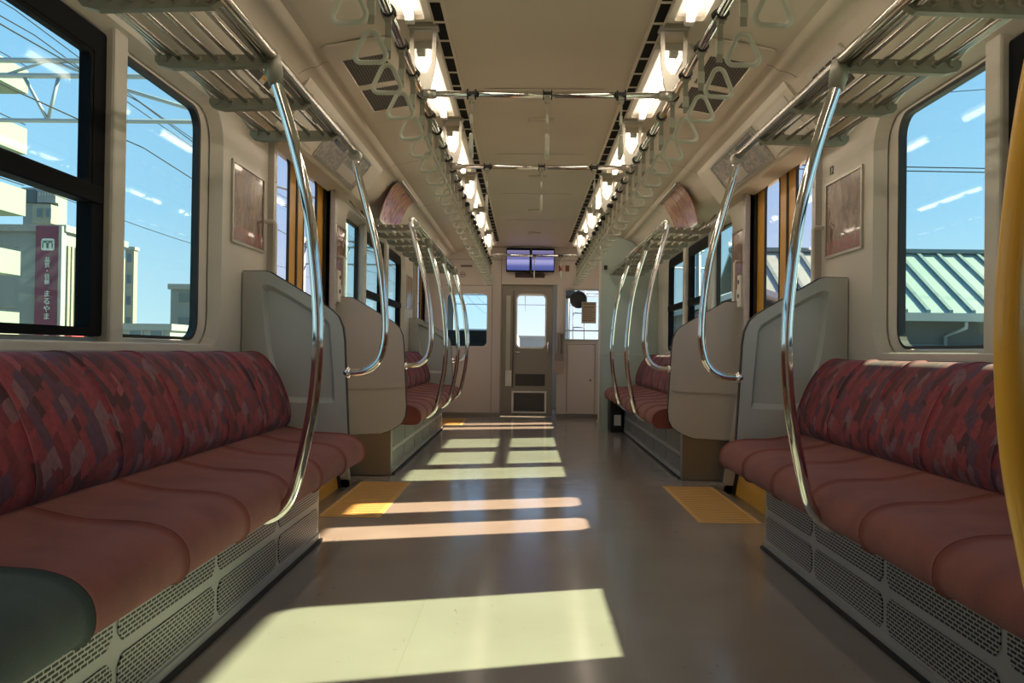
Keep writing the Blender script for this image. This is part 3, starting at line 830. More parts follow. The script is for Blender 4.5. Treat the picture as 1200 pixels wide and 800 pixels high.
# car number beside the right poster
def text(name, body, size, mtx, m, parent=None, ext=.0008, vert=False, align='CENTER'):
    cu = bpy.data.curves.new(name, 'FONT'); cu.body = body; cu.size = size; cu.extrude = ext; cu.align_x = align; cu.align_y = 'CENTER'
    if vert: cu.space_line = .95
    tmp = bpy.data.objects.new(name, cu); COL.objects.link(tmp)
    bpy.context.view_layer.update()
    dg = bpy.context.evaluated_depsgraph_get()
    me = bpy.data.meshes.new_from_object(tmp.evaluated_get(dg)); bpy.data.objects.remove(tmp); me.name = name
    me.materials.clear(); me.materials.append(m)
    off = Vector(); p = parent
    while p is not None: off += p.location; p = p.parent
    me.transform(Matrix.Translation(-off) @ mtx)
    o = bpy.data.objects.new(name, me); COL.objects.link(o)
    if parent is not None: o.parent = parent
    return o
def wall_mtx(sx, y, z, x=W - .002):
    # text readable from the aisle on a side wall
    if sx > 0: R = Matrix(((0, 0, -1, 0), (-1, 0, 0, 0), (0, 1, 0, 0), (0, 0, 0, 1)))
    else: R = Matrix(((0, 0, 1, 0), (1, 0, 0, 0), (0, 1, 0, 0), (0, 0, 0, 1)))
    return Matrix.Translation((sx * x, y, z)) @ R
M_ink = mat('dark_print', (.05, .045, .04), .6)
o = text('number_sticker', '12', .055, wall_mtx(1, 3.93, 1.665), M_ink); tag(o, 'dark number 12 on the wall above the near right poster', 'number sticker')

# curved adverts lying on the cove over the far benches
def cove_sheet(sx, y0, y1, i0, i1, off):
    rings = []
    P = COVE[i0:i1]
    ring = [(sx * (x - off * .7), z - off) for x, z in P]
    mb = MB()
    o2 = [(sx * (x - (off + .003) * .7), z - off - .003) for x, z in P]
    full_ = ring + o2[::-1]
    mb.loft([[(x, y, z) for x, z in full_] for y in (y0, y1)], smooth=False)
    return mb
for sx in (-1, 1):
    root = empty('curved_advert', (sx * 1.08, 5.95, 1.9), 'autumn coloured advert sheet bent along the %s ceiling cove' % SIDE[sx], 'advert', 'curved adverts on the ceiling cove')
    # hangs free of the cove: bowed card between two clip strips
    P = [(v.x, v.y) for v in spline([Vector(p) for p in ((.975, 2.022, 0), (1.01, 2.000, 0), (1.045, 1.962, 0), (1.085, 1.885, 0), (1.115, 1.80, 0), (1.13, 1.73, 0))], 4)]
    mb = MB(); r = [(sx * x, z) for x, z in P]; r2 = [(sx * (x - .003), z - .003) for x, z in P]
    mb.loft([[(x, y, z) for x, z in r + r2[::-1]] for y in (6.02, 6.84)], smooth=False); mb.build('printed_sheet', P3, root)
    mb = MB(); mb.box(sx * .962, sx * .99, 6.01, 6.85, 2.008, 2.020, .003); mb.build('clip_strip', M_alu, root)
    mb = MB(); mb.box(sx * 1.118, sx * 1.145, 6.01, 6.85, 1.728, 1.75, .003); mb.build('clip_strip', M_alu, root)

# adverts and fittings on the over-door panels
def panel_fn(sx, off=0.0):
    A = Vector((1.05, 1.985)); B = Vector((1.185, 1.805)); d = (B - A); n = Vector((-abs(d.y), -abs(d.x))).normalized()
    def f(u, v, dd):      # u along Y, v 0..1 from bottom to top
        p = B + (A - B) * v + n * (dd + off)
        return (sx * p.x, u, p.y)
    return f
for sx in (-1, 1):
    f = panel_fn(sx)
    root = empty('route_map_panel', (sx * 1.12, 4.9, 1.9), 'glossy framed route map strip above the %s door' % SIDE[sx], 'route map', 'map strips above the doors')
    mb = MB(); mb.plate([(4.33, .04), (5.30, .04), (5.30, .96), (4.33, .96)], [[(4.345, .10), (5.285, .10), (5.285, .90), (4.345, .90)]], f, 0, .008); mb.build('frame', M_alu, root)
    mb = MB(); mb.plate([(4.343, .09), (5.287, .09), (5.287, .91), (4.343, .91)], [], f, 0.0005, .004); s = mb.build('printed_sheet', P4, root)
    mb = MB(); mb.plate([(4.80, .15), (5.22, .15), (5.22, .42), (4.80, .42)], [], f, .004, .0055); mb.build('light_print_block', mat('pale_print', (.52, .48, .42), .2, coat=.5), s)
    mb = MB(); mb.plate([(4.42, .60), (4.72, .60), (4.72, .84), (4.42, .84)], [], f, .004, .0055); mb.build('dark_print_block', mat('grey_blue_print', (.11, .12, .15), .2, coat=.5), s)
    root = empty('door_sign', (sx * 1.12, 4.1, 1.9), 'small printed notice on the panel over the %s door, near end' % SIDE[sx], 'notice', 'notices over the doors')
    mb = MB(); mb.plate([(3.80, .10), (4.26, .10), (4.26, .92), (3.80, .92)], [], f, .0005, .005); s = mb.build('board', M_wall, root)
    mb = MB(); mb.plate([(4.02, .52), (4.10, .52), (4.10, .62), (4.02, .62)], [], f, .005, .006); mb.plate([(4.04, .30), (4.07, .30), (4.07, .38), (4.04, .38)], [], f, .005, .006); mb.build('printed_mark', M_ink, s)
    # emergency call notice on the cove before the door panel
    cf = lambda u, v, d: (sx * (1.165 - .085 * v - d * .7), u, 1.865 + .10 * v - d * .7)
    root = empty('emergency_notice', (sx * 1.12, 3.35, 1.9), 'pale emergency notice plate high on the %s cove above the rack' % SIDE[sx], 'notice', 'emergency notices on the cove')
    mb = MB(); mb.plate(rrect(3.16, 3.52, -.12, 1.10, .02), [], cf, .0, .010); s = mb.build('plate', M_wall, root)
    mb = MB()
    for k in range(4): mb.plate([(3.20 + .075 * k, .72), (3.26 + .075 * k, .72), (3.26 + .075 * k, .92), (3.20 + .075 * k, .92)], [], cf, .010, .012)
    mb.plate([(3.22, .05), (3.34, .05), (3.34, .5), (3.22, .5)], [], cf, .010, .012); mb.plate([(3.40, .02), (3.47, .02), (3.47, .5), (3.40, .5)], [], cf, .010, .012)
    mb.build('printed_mark', M_ink, s)
    mb = MB(); mb.plate([(3.35, .30), (3.39, .30), (3.39, .45), (3.35, .45)], [], cf, .010, .013); mb.build('yellow_mark', M_yel, s)

# switch plates on the far jambs and vertical grab bars by the doors
for sx in (-1, 1):
    root = empty('switch_plate', (sx * W, 5.50, 1.24), 'white double switch plate on the jamb past the %s door' % SIDE[sx], 'switch plate', 'switch plates past the doors')
    MB().box(sx * (W - .044), sx * (W - .0), 5.425, 5.50, 1.12, 1.325, .006).build('cover', M_white, root)
    mb = MB()
    for z in (1.19, 1.28): mb.loft([[(sx * (W - .060 - q), 5.425 - .0, z) if False else (sx * (W - .044 - q), 5.462 + .014 * math.cos(t), z + .014 * math.sin(t)) for t in (2 * PI * i / 14 for i in range(14))] for q in (0, .004)])
    for z in (1.19, 1.28): mb.loft([[(sx * (W - .022) + .008 * math.cos(t), 5.425 - q, z + .014 * math.sin(t)) for t in (2 * PI * i / 14 for i in range(14))] for q in (0, .003)])
    mb.build('keyhole', M_dark, root)
    for y, w in ((4.03, 'near'), (5.545, 'far')):
        root = empty('door_grab_bar', (sx * (W - .02), y, 1.2), 'slim white upright grab bar at the %s edge of the %s door' % (w, SIDE[sx]), 'grab bar', 'upright grab bars beside the doors')
        x = W - .05
        MB().tube([(sx * (W - .0), y, 1.42), (sx * (x + .01), y, 1.42), (sx * x, y, 1.41), (sx * x, y, 1.0), (sx * x, y, .80), (sx * (x + .01), y, .79), (sx * W, y, .79)], .0095, 10).build('bar', M_white, root)

# tactile plates at the doors
for sx in (-1, 1):
    for a, b, w in ((4.16, 5.28, 'first'), (9.4, 10.3, 'last')):
        root = empty('tactile_plate', (sx * .9, (a + b) / 2, 0), 'yellow floor plate in front of the %s %s door' % (w, SIDE[sx]), 'floor plate', 'yellow floor plates at the doors')
        MB().box(sx * .775, sx * 1.08, a, b, .0003, .002).build('vinyl_sheet', M_tact, root)
        mb = MB(); k = a + .04
        while k < b - .02:
            mb.box(sx * .80, sx * 1.06, k, k + .010, .002, .0038); k += .045
        mb.build('ribs', mat('yellow_rib', (.50, .305, .10), .5), root)

# ------------------------------------------------------------------ cab end wall
def ex(px): return (px - 617) * (YEND - 0) / 1000 - .07
def ez(py): return .818 + (411.8 - py) * YEND / 1000
fe = lambda u, v, d: (u, YEND + d, v)
DL, DR, DTOP = ex(587), ex(652.5), ez(333)
LW = (ex(521), ex(572), ez(408), ez(342.5)); RW = (ex(661), ex(702), ez(397.5), ez(338))
out = [(-1.40, 0), (DL, 0), (DL, DTOP), (DR, DTOP), (DR, 0), (1.40, 0), (1.40, 2.2), (-1.40, 2.2)]
mb = MB(); mb.plate(out, [rrect(LW[0], LW[1], LW[2], LW[3], .07), rrect(RW[0], RW[1], RW[2], RW[3], .012)], fe, 0, .06)
mb.mi = 1
for x0, x1, z0, z1 in ((ex(575.5), ex(576.3), .06, ez(335)), (ex(520), ex(575.5), ez(335), ez(334.3)), (ex(586), ex(586.8), 0, 2.0), (ex(664), ex(664.6), ez(484), ez(402)), (ex(697), ex(697.6), ez(484), ez(402)), (ex(664), ex(697.6), ez(402.6), ez(402)), (ex(664), ex(697.6), ez(484.6), ez(484)), (-1.3, 1.3, ez(304.6), ez(304))):
    mb.box(x0, x1, YEND - .002, YEND + .002, z0, z1)
struct(mb.build('wall_far', [M_endw, mat('wall_joint_brown', (.27, .23, .20), .6)]))
struct(MB().box(-1.32, DL, YEND - .012, YEND, 0, .055).build('baseboard_left', M_steel)); struct(MB().box(DR, 1.32, YEND - .012, YEND, 0, .055).build('baseboard_right', M_steel))
# left cab window
t = empty('window_%d' % wn, ((LW[0] + LW[1]) / 2, YEND, LW[2]), kind='structure'); wn += 1
mb = MB(); mb.plate(rrect(LW[0] - .004, LW[1] + .004, LW[2] - .004, LW[3] + .004, .072), [rrect(LW[0] + .022, LW[1] - .022, LW[2] + .022, LW[3] - .022, .055)], fe, -.006, .05); mb.build('window_frame', M_wall, t)
mb = MB(); mb.plate(rrect(LW[0] + .01, LW[1] - .01, LW[2] + .01, LW[3] - .01, .06), [], fe, .03, .036); mb.build('pane', glass('pale_blue_cab_glass', (.62, .84, .93), .6), t)
t = empty('window_%d' % wn, ((RW[0] + RW[1]) / 2, YEND, RW[2]), kind='structure'); wn += 1
mb = MB(); mb.plate(rrect(RW[0] - .012, RW[1] + .012, RW[2] - .012, RW[3] + .012, .02), [rrect(RW[0] + .012, RW[1] - .012, RW[2] + .012, RW[3] - .012, .01)], fe, -.010, .05); mb.build('window_frame', M_alu, t)
mb = MB(); mb.plate(rrect(RW[0] + .005, RW[1] - .005, RW[2] + .005, RW[3] - .005, .01), [], fe, .03, .036); mb.build('pane', G_cab, t)
MB().box(RW[0] + .01, RW[1] - .01, YEND + .012, YEND + .028, ez(387), ez(385.6)).build('sash_rail', M_alu, t)
# equipment door under the right window
t = empty('cab_cupboard', (ex(680), YEND, 0), 'pale flush cupboard door below the right cab window', 'cupboard')
MB().box(ex(665), ex(696.5), YEND - .008, YEND + .001, ez(483.5), ez(403), .003).build('cupboard_door', M_endw, t)
MB().tube([(ex(692), YEND - .008, ez(444)), (ex(692), YEND - .020, ez(444))], .011, 12).build('knob', M_dark, t)
# cab door, slid slightly to the left, leaving a dark slot at its right edge
t = empty('door_%d' % dn, ((DL + DR) / 2, YEND, 0), kind='structure'); dn += 1
fd = lambda u, v, d: (u, YEND + .065 + d, v)
DRr = ex(647.5)
gx0, gx1, gz0, gz1 = ex(605), ex(639), ez(407), ez(344.5)
mb = MB(); mb.plate([(DL - .05, .012), (DRr, .012), (DRr, DTOP + .02), (DL - .05, DTOP + .02)], [rrect(gx0, gx1, gz0, gz1, .06), [(ex(602), ez(482)), (ex(639.5), ez(482)), (ex(639.5), ez(460)), (ex(602), ez(460))]], fd, 0, .035)
leaf = mb.build('door_leaf', noisy(mat('cab_door_grey', (.30, .275, .235), .25, .35), 2, .05), t)
mb = MB(); mb.plate(rrect(gx0 - .012, gx1 + .012, gz0 - .012, gz1 + .012, .07), [rrect(gx0 + .006, gx1 - .006, gz0 + .006, gz1 - .006, .055)], fd, -.008, .03); mb.build('window_rim', M_white, leaf)
mb = MB(); mb.plate(rrect(gx0, gx1, gz0, gz1, .06), [], fd, .014, .02); mb.build('pane', G_cab, leaf)
mb = MB(); mb.plate([(ex(600), ez(484)), (ex(641), ez(484)), (ex(641), ez(458)), (ex(600), ez(458))], [[(ex(602.3), ez(482)), (ex(638.7), ez(482)), (ex(638.7), ez(460)), (ex(602.3), ez(460))]], fd, -.010, .004); mb.build('vent_frame', M_white, leaf)
mb = MB(); mb.box(ex(602), ex(639.5), YEND + .085, YEND + .09, ez(482), ez(460)); z = ez(481.5)
while z < ez(460.5): mb.box(ex(602), ex(639.5), YEND + .068, YEND + .086, z, z + .006); z += .016
mb.build('vent_louvre', noisy(mat('louvre_grey', (.16, .15, .145), .5), 4, .05), leaf)
mb = MB(); mb.box(ex(604), ex(639), YEND + .061, YEND + .066, ez(452), ez(438)); mb.build('lower_pane', mat('dark_glossy_panel', (.055, .052, .052), .12), leaf)
mb = MB(); mb.box(ex(592.5), ex(597.5), YEND + .058, YEND + .066, ez(452), ez(346)); mb.build('side_rail', M_alu, leaf)
mb = MB(); mb.box(ex(600.5), ex(601.5), YEND + .056, YEND + .066, ez(454), ez(340)); mb.build('leaf_seam', M_rubber, leaf)
mb = MB(); mb.box(ex(592.3), ex(599.5), YEND + .054, YEND + .066, ez(452.5), ez(434)); mb.build('door_notice', M_white, leaf)
mb = MB(); mb.tube([(ex(604), YEND + .066, ez(412)), (ex(604), YEND + .02, ez(412)), (ex(609.5), YEND + .02, ez(412.5))], .011, 10); mb.build('handle', M_chrome, leaf)
mb = MB(); mb.tube([(ex(642), YEND + .066, ez(414)), (ex(642), YEND + .03, ez(414)), (ex(642), YEND + .03, ez(400)), (ex(642), YEND + .066, ez(400))], .012, 10); mb.build('pull_bar', M_chrome, leaf)
# holder bracket on the wall right of the door
t = empty('bracket_panel', (ex(655), YEND, ez(437)), 'grey two-slot holder with rounded beige foot beside the cab door', 'holder')
mb = MB(); mb.plate([(ex(649.5), ez(422)), (ex(660), ez(422)), (ex(660), ez(389)), (ex(649.5), ez(389))], [[(ex(651), ez(413)), (ex(654), ez(413)), (ex(654), ez(391.5)), (ex(651), ez(391.5))], [(ex(656.3), ez(413)), (ex(658.6), ez(413)), (ex(658.6), ez(391.5)), (ex(656.3), ez(391.5))]], fe, -.05, 0); mb.build('holder_case', noisy(mat('holder_taupe', (.26, .22, .2), .45), 3, .05), t)
mb = MB(); mb.plate(rrect(ex(649.5), ex(660), ez(437), ez(422), .05, corners=(1, 1, 0, 0)), [], fe, -.05, 0); mb.build('rounded_foot', mat('foot_beige', (.42, .33, .26), .45), t)
# screens above the door
for k, (a, b) in enumerate(((592, 619.8), (621.2, 648))):
    t = empty('display_screen', ((ex(a) + ex(b)) / 2, YEND - .06, ez(305)), '%s violet-blue display screen above the cab door' % ['left', 'right'][k], 'display screen', 'screens above the cab door')
    fs = lambda u, v, d: (u, YEND - .10 + d, v)
    mb = MB(); mb.box(ex(a), ex(b), YEND - .10, YEND, ez(318.5), ez(291.5), .004); mb.build('screen_case', M_black, t)
    m = bpy.data.materials.new('screen_picture'); m.use_nodes = True; nt = m.node_tree; nt.nodes.clear()
    o_ = N(m, 'ShaderNodeOutputMaterial'); e = N(m, 'ShaderNodeEmission'); tc = N(m, 'ShaderNodeTexCoord'); sp = N(m, 'ShaderNodeSeparateXYZ')
    L(m, tc.outputs['Generated'], sp.inputs[0]); cr = N(m, 'ShaderNodeValToRGB'); el = cr.color_ramp.elements; cr.color_ramp.interpolation = 'LINEAR'
    st = [(0, (.10, .12, .38)), (.22, (.16, .18, .50)), (.36, (.42, .42, .78)), (.5, (.50, .48, .82)), (.56, (.20, .20, .50)), (.75, (.24, .24, .55)), (.85, (.20, .18, .40)), (1, (.30, .27, .45))]
    el[0].color = (*st[0][1], 1); el[1].position = 1; el[1].color = (*st[-1][1], 1)
    for p, c in st[1:-1]: q = el.new(p); q.color = (*c, 1)
    L(m, sp.outputs['Z'], cr.inputs[0]); L(m, cr.outputs[0], e.inputs[0]); e.inputs[1].default_value = .42; L(m, e.outputs[0], o_.inputs[0])
    MB().box(ex(a + .8), ex(b - .8), YEND - .104, YEND - .099, ez(317.2), ez(294)).build('picture', m, t)
t = empty('notice_strip', (ex(620), YEND, ez(321)), 'long dark brown notice strip between the screens and the cab door', 'notice')
MB().box(ex(602.5), ex(637), YEND - .012, YEND, ez(325), ez(319.3), .002).build('strip', mat('dark_brown_strip', (.035, .012, .012), .35), t)
o = MB().box(ex(538.5), ex(552), YEND - .006, YEND, ez(313.3), ez(310.8)).build('number_plate', mat('brown_label', (.16, .13, .11), .5)); tag(o, 'thin dark label on the cab wall above the left cab window', 'label plate')
# no-smoking sticker
t = empty('round_sticker', (ex(541), YEND, ez(322)), 'small round ring sticker above the left cab window', 'sticker')
MB().loop_tube([(ex(541) + .030 * math.cos(a), YEND - .001, ez(322) + .030 * math.sin(a)) for a in (2 * PI * i / 24 for i in range(24))], .003, 6).build('ring', M_ink, t)
MB().box(ex(541) - .022, ex(541) + .022, YEND - .003, YEND, ez(322) - .004, ez(322) + .004).build('bar', M_ink, t)
t = empty('red_sign', (ex(661), YEND, ez(313)), 'small red and cream sign on the cab wall right of the screens', 'sign')
MB().box(ex(653.3), ex(666), YEND - .006, YEND, ez(317.5), ez(309.8)).build('board', mat('sign_cream', (.5, .42, .34), .5), t)
MB().box(ex(653.6), ex(657.3), YEND - .008, YEND - .005, ez(317.2), ez(310.1)).build('red_block', mat('sign_red', (.35, .03, .02), .5), t)
MB().box(ex(661.3), ex(665.7), YEND - .008, YEND - .005, ez(317.2), ez(310.1)).build('brown_block', mat('sign_brown', (.20, .06, .04), .5), t)
struct(MB().box(-1.40, 1.40, YBACK - .1, YBACK, 0, 2.2).build('wall_near', M_endw))

# ---- driver's cab beyond the wall
CY = YEND + 1.9
mb = MB()
mb.plate([(-1.40, -.1), (1.40, -.1), (1.40, 2.2), (-1.40, 2.2)], [rrect(-1.15, -.52, .95, 1.72, .08), rrect(-.42, .30, .84, 1.80, .08), rrect(.42, 1.2, .9, 1.75, .08)], lambda u, v, d: (u, CY + d, v), 0, .06)
for sx in (-1, 1):
    mb.plate([(YEND + .06, -.1), (CY, -.1), (CY, 2.2), (YEND + .06, 2.2)], [rrect(YEND + .45, CY - .25, .9, 1.75, .08)], lambda u, v, d: (sx * d, u, v), 1.34, 1.40)
mb.box(-1.40, 1.40, YEND + .05, CY + .06, 2.15, 2.2)
struct(mb.build('wall_cab', mat('cab_grey', (.30, .31, .33), .5)))
t = empty('driver_desk', (-.85, CY - .3, 0), 'black driver desk seen through the left cab window', 'driver desk')
mb = MB(); mb.box(-1.30, -.42, CY - .55, CY - .02, 0, .92, .02); mb.box(-1.30, -.40, CY - .22, CY - .02, .90, 1.12, .03); mb.build('desk_body', M_rubber, t)
MB().tube([(-.9, CY - .45, .92), (-.9, CY - .45, 1.02)], .03, 10).build('lever', M_dark, t)
# round mirror and notice seen through the right window
t = empty('round_mirror', (ex(678), YEND + .35, 1.4), 'round dark mirror behind the right cab window', 'mirror')
cxm, czm = (677 - 617) * (YEND + .35) / 1000 - .07, .818 + (411.8 - 350) * (YEND + .35) / 1000
mb = MB(); pr = [(0, .05), (.04, .05), (.075, .042), (.10, .025), (.113, 0), (.10, -.02), (0, -.03)]
mb.loft([[(cxm + r * math.cos(a), YEND + .35 - d, czm + r * math.sin(a)) for a in (2 * PI * i / 28 for i in range(28))] for r, d in pr], True, False); mb.build('mirror_head', mat('mirror_dark_glass', (.07, .08, .09), .15, .5), t)
MB().tube([(cxm, YEND + .37, czm + .10), (cxm, YEND + .37, 2.16)], .012, 8).build('mirror_arm', M_dark, t)
t = empty('paper_notice', (ex(689), YEND + .03, 1.3), 'yellowed printed paper stuck on the right cab window', 'notice')
MB().box(ex(681), ex(698), YEND + .024, YEND + .029, ez(377.5), ez(352.5)).build('sheet', mat('aged_paper', (.36, .30, .20), .7), t)
mb = MB()
for k, py in enumerate((354, 358, 361.5, 364, 366.5, 369, 371.5, 374)): mb.box(ex(682.5), ex(696.5 - (k % 3) * 1.5), YEND + .0232, YEND + .024, ez(py + (1.6 if k < 2 else .8)), ez(py))
mb.build('printed_lines', mat('print_brown', (.16, .12, .08), .7), t)

# ------------------------------------------------------------------ outside
GZ = -1.3
def em(name, c, r=.8): return mat(name, c, r)
o = MB().box(-400, 400, -60, 600, GZ - .5, GZ).build('ground', noisy(em('ballast_ground', (.27, .26, .24)), .6, .2)); tag(o, 'grey ballast and yard ground outside the car', 'ground', kind='stuff')
def D(px, py, Y):   # point in the world at depth Y seen at a pixel of the photograph
    yh = 411.8 + (px - 600) * .0131
    return ((px - 617) * Y / 1000 - .07, .818 + (yh - py) * Y / 1000)
M_conc = noisy(em('pale_concrete', (.27, .28, .27)), .3, .08)
M_conc2 = noisy(em('grey_concrete', (.22, .24, .245)), .3, .08)
M_owh = em('outdoor_white', (.30, .31, .30), .5)
M_rib = noisy(em('cream_ribbed_cladding', (.26, .255, .21)), .3, .05)
M_winb = mat('building_window_glass', (.10, .13, .15), .15)
# shop building with the vertical sign
Yb = 60.0
bx = D(68, 300, Yb)[0]; zt = D(50, 264, Yb)[1]; sxl = D(38, 300, Yb)[0]
root = empty('shop_building', (bx - 10, Yb, GZ), 'grey shop building with ribbed side and a tall maroon sign at its corner', 'building')
MB().box(bx - 40, bx, Yb, Yb + 9.0, GZ, zt).build('walls', M_conc2, root)
MB().box(bx - 40.2, bx + .25, Yb - .25, Yb + 9.2, zt - .35, zt + .12).build('parapet', M_conc, root)
mb = MB(); y = Yb + .3
while y < Yb + 8.9: mb.box(bx, bx + .14, y, y + .30, GZ + 2.9, zt - 1.3); y += .52
mb.build('ribs', M_rib, root)
MB().box(bx, bx + .5, Yb + .3, Yb + 9, GZ + 1.2, GZ + 2.9).build('red_awning', em('awning_red', (.55, .09, .10), .6), root)
MB().box(bx + .5, bx + .6, Yb + 2.5, Yb + 6, GZ + 1.7, GZ + 2.6).build('awning_sign', M_owh, root)
MB().box(sxl, bx - .1, Yb - .45, Yb, GZ, zt).build('sign_board', em('maroon_sign', (.155, .035, .065), .5), root)
MB().box(bx - .1, bx + .12, Yb - .55, Yb, GZ, zt).build('corner_strip', M_owh, root)
M_sw = em('sign_white_letter', (.62, .66, .62), .5)
M_owh = em('outdoor_white', (.30, .31, .30), .5)
cxs = (sxl + bx - .1) / 2
def front_mtx(x, y, z): return Matrix.Translation((x, y, z)) @ Matrix.Rotation(PI / 2, 4, 'X')
for body, size, y0, y1 in (('品\n質\n・\n信\n頼', .88, 301, 333), ('ま\nる\nや\nま', 1.22, 340, 374), ('薬\n局', .6, 381, 395)):
    z0 = D(52, y0, Yb)[1]; z1 = D(52, y1, Yb)[1]
    o = text('sign_letters', body, size, front_mtx(0, 0, 0), M_sw, None, .03)
    xs = [v.co.x for v in o.data.vertices]; zs = [v.co.z for v in o.data.vertices]
    if xs:
        mx, mz = (min(xs) + max(xs)) / 2, (min(zs) + max(zs)) / 2; k = (z0 - z1) / max(.01, max(zs) - min(zs)); kx = size * 1.15 / max(.01, max(xs) - min(xs)) if False else min(1.15, k * 1.0)
        o.data.transform(Matrix.Translation((cxs + .05, Yb - .50, (z0 + z1) / 2) - Vector() if False else Vector((cxs + .05, Yb - .50, (z0 + z1) / 2))) @ Matrix.Diagonal((kx, 1, k, 1)) @ Matrix.Translation((-mx, 0, -mz)))
        o.data.transform(Matrix.Translation(-root.location)); o.parent = root
# white rounded emblem with a twin-arch mark
e0 = D(53, 286, Yb)
mb = MB(); mb.plate(rrect(cxs - .42, cxs + .50, e0[1] - .42, e0[1] + .42, .16), [], lambda u, v, d: (u, Yb - .45 - d, v), 0, .04); em1 = mb.build('emblem_plate', M_sw, root)
mb = MB()
for c in (-.16, .22):
    mb.tube([(cxs + c - .15, Yb - .51, e0[1] - .26), (cxs + c - .15, Yb - .51, e0[1] + .05), (cxs + c - .08, Yb - .51, e0[1] + .16), (cxs + c + .08, Yb - .51, e0[1] + .16), (cxs + c + .15, Yb - .51, e0[1] + .05), (cxs + c + .15, Yb - .51, e0[1] - .26)], .035, 6)
mb.tube([(cxs - .34, Yb - .51, e0[1] + .24), (cxs + .42, Yb - .51, e0[1] + .24)], .03, 6)
mb.build('emblem_mark', em('sign_green_mark', (.10, .16, .13)), em1)

# taller buildings behind the shop
def tower(name, px0, px1, pyt, Y, depth, m, label, rows=0, colw=0, base=GZ, cat='building'):
    x0, x1 = D(px0, pyt, Y)[0], D(px1, pyt, Y)[0]; zt = D((px0 + px1) / 2, pyt, Y)[1]
    r = empty(name, ((x0 + x1) / 2, Y, base), label, cat)
    MB().box(x0, x1, Y, Y + depth, base, zt).build('walls', m, r)
    MB().box(x0 - .15, x1 + .15, Y - .15, Y + depth + .15, zt - .25, zt + .1).build('roof_edge', M_conc, r)
    if rows:
        H = (zt - max(base, 0)) / rows; n = max(1, int((x1 - x0) / colw)); wq = (x1 - x0) / n
        for i in range(rows):
            for j in range(n):
                wx = x0 + wq * (j + .5)
                f = MB().box(wx - wq * .28, wx + wq * .28, Y - .06, Y + .02, zt - H * (i + .72), zt - H * (i + .25)).build('window', M_conc, r)
                MB().box(wx - wq * .25, wx + wq * .25, Y - .08, Y - .05, zt - H * (i + .69), zt - H * (i + .28)).build('pane', M_winb, f)
    return r
r = tower('office_building', 18, 60, 219, 78, 1.5, M_conc2, 'grey office block with rooftop sign band behind the shop', 0)
x0, x1 = D(18, 219, 78)[0], D(37, 219, 78)[0]; za, zb = D(30, 236, 78)[1], D(30, 221, 78)[1]
MB().box(x0, x1, 77.5, 78, za, zb).build('dark_sign_band', em('dark_blue_band', (.07, .09, .11)), r)
x2, x3 = D(38, 219, 78)[0], D(60, 219, 78)[0]
MB().box(x2, x3, 77.5, 78, za, zb).build('grey_sign_band', em('grey_band', (.20, .22, .24)), r)
mb = MB()
for k in range(6): mb.box(x2 + .2 + k * .26, x2 + .38 + k * .26, 77.42, 77.5, zb - .55, zb - .25)
mb.build('band_lettering', M_owh, r)
MB().box(x2, x3, 76.8, 78, D(50, 262, 78)[1], D(50, 240, 78)[1]).build('cream_storey', M_rib, r)
for k in range(2):
    f = MB().box(x2 + .45 + k * .85, x2 + .95 + k * .85, 76.7, 76.85, D(50, 256, 78)[1], D(50, 244, 78)[1]).build('window', M_conc, r)
    MB().box(x2 + .5 + k * .85, x2 + .9 + k * .85, 76.65, 76.72, D(50, 255, 78)[1], D(50, 245, 78)[1]).build('pane', M_winb, f)
# apartment block with white balconies at the far left
Y = 42; ax1 = D(17, 100, Y + 5)[0]
r = empty('apartment_block', (ax1 - 5, Y, GZ), 'tall apartment block with pale balconies at the left edge of the view', 'building')
MB().box(ax1 - 12, ax1 - 2.2, Y, Y + 6, GZ, D(5, -20, Y)[1]).build('walls', M_conc2, r)
M_balc = em('pale_balcony', (.21, .26, .215), .7)
for k, (p0, p1) in enumerate(((100, 75), (173, 145), (247, 218), (318, 292), (390, 365))):
    z0, z1 = D(10, p0, Y + 3)[1], D(10, p1, Y + 3)[1]
    xo = D(21 if k < 3 else 16, p0, Y + 3.5)[0]
    mb = MB(); mb.box(ax1 - 10, xo, Y - 1.3, Y - 1.15, z0, z1); mb.box(xo - .12, xo, Y - 1.3, Y + 3.5, z0, z1); mb.box(ax1 - 10, xo, Y - 1.3, Y + 3.5, z0 - .12, z0); f = mb.build('balcony', M_balc, r)
    mb = MB(); mb.tube([(ax1 - 10, Y - 1.22, z1 + .22), (xo - .06, Y - 1.22, z1 + .22), (xo - .06, Y + 3.4, z1 + .22)], .03, 6); mb.build('balcony_rail', M_dark, f)
tower('slim_tower', 141, 151.5, 289, 95, .9, M_rib, 'slim cream tower rising behind the power lines, left of the door poster', 5, 1.2)
tower('grey_house', 196, 236, 334, 56, 8, M_conc2, 'grey block with outside stairs at the lower left window corner', 3, 1.4)
r = tower('white_house', 136, 196, 381, 46, 8, M_conc, 'low white house under the left window sill', 0)
for k, p in enumerate((147, 172)):
    a = D(p, 395, 46); b = D(p + 17, 386, 46)
    f = MB().box(a[0], b[0], 45.9, 46, a[1], b[1]).build('window', M_owh, r); MB().box(a[0] + .1, b[0] - .1, 45.85, 45.95, a[1] + .08, b[1] - .08).build('pane', M_winb, f)

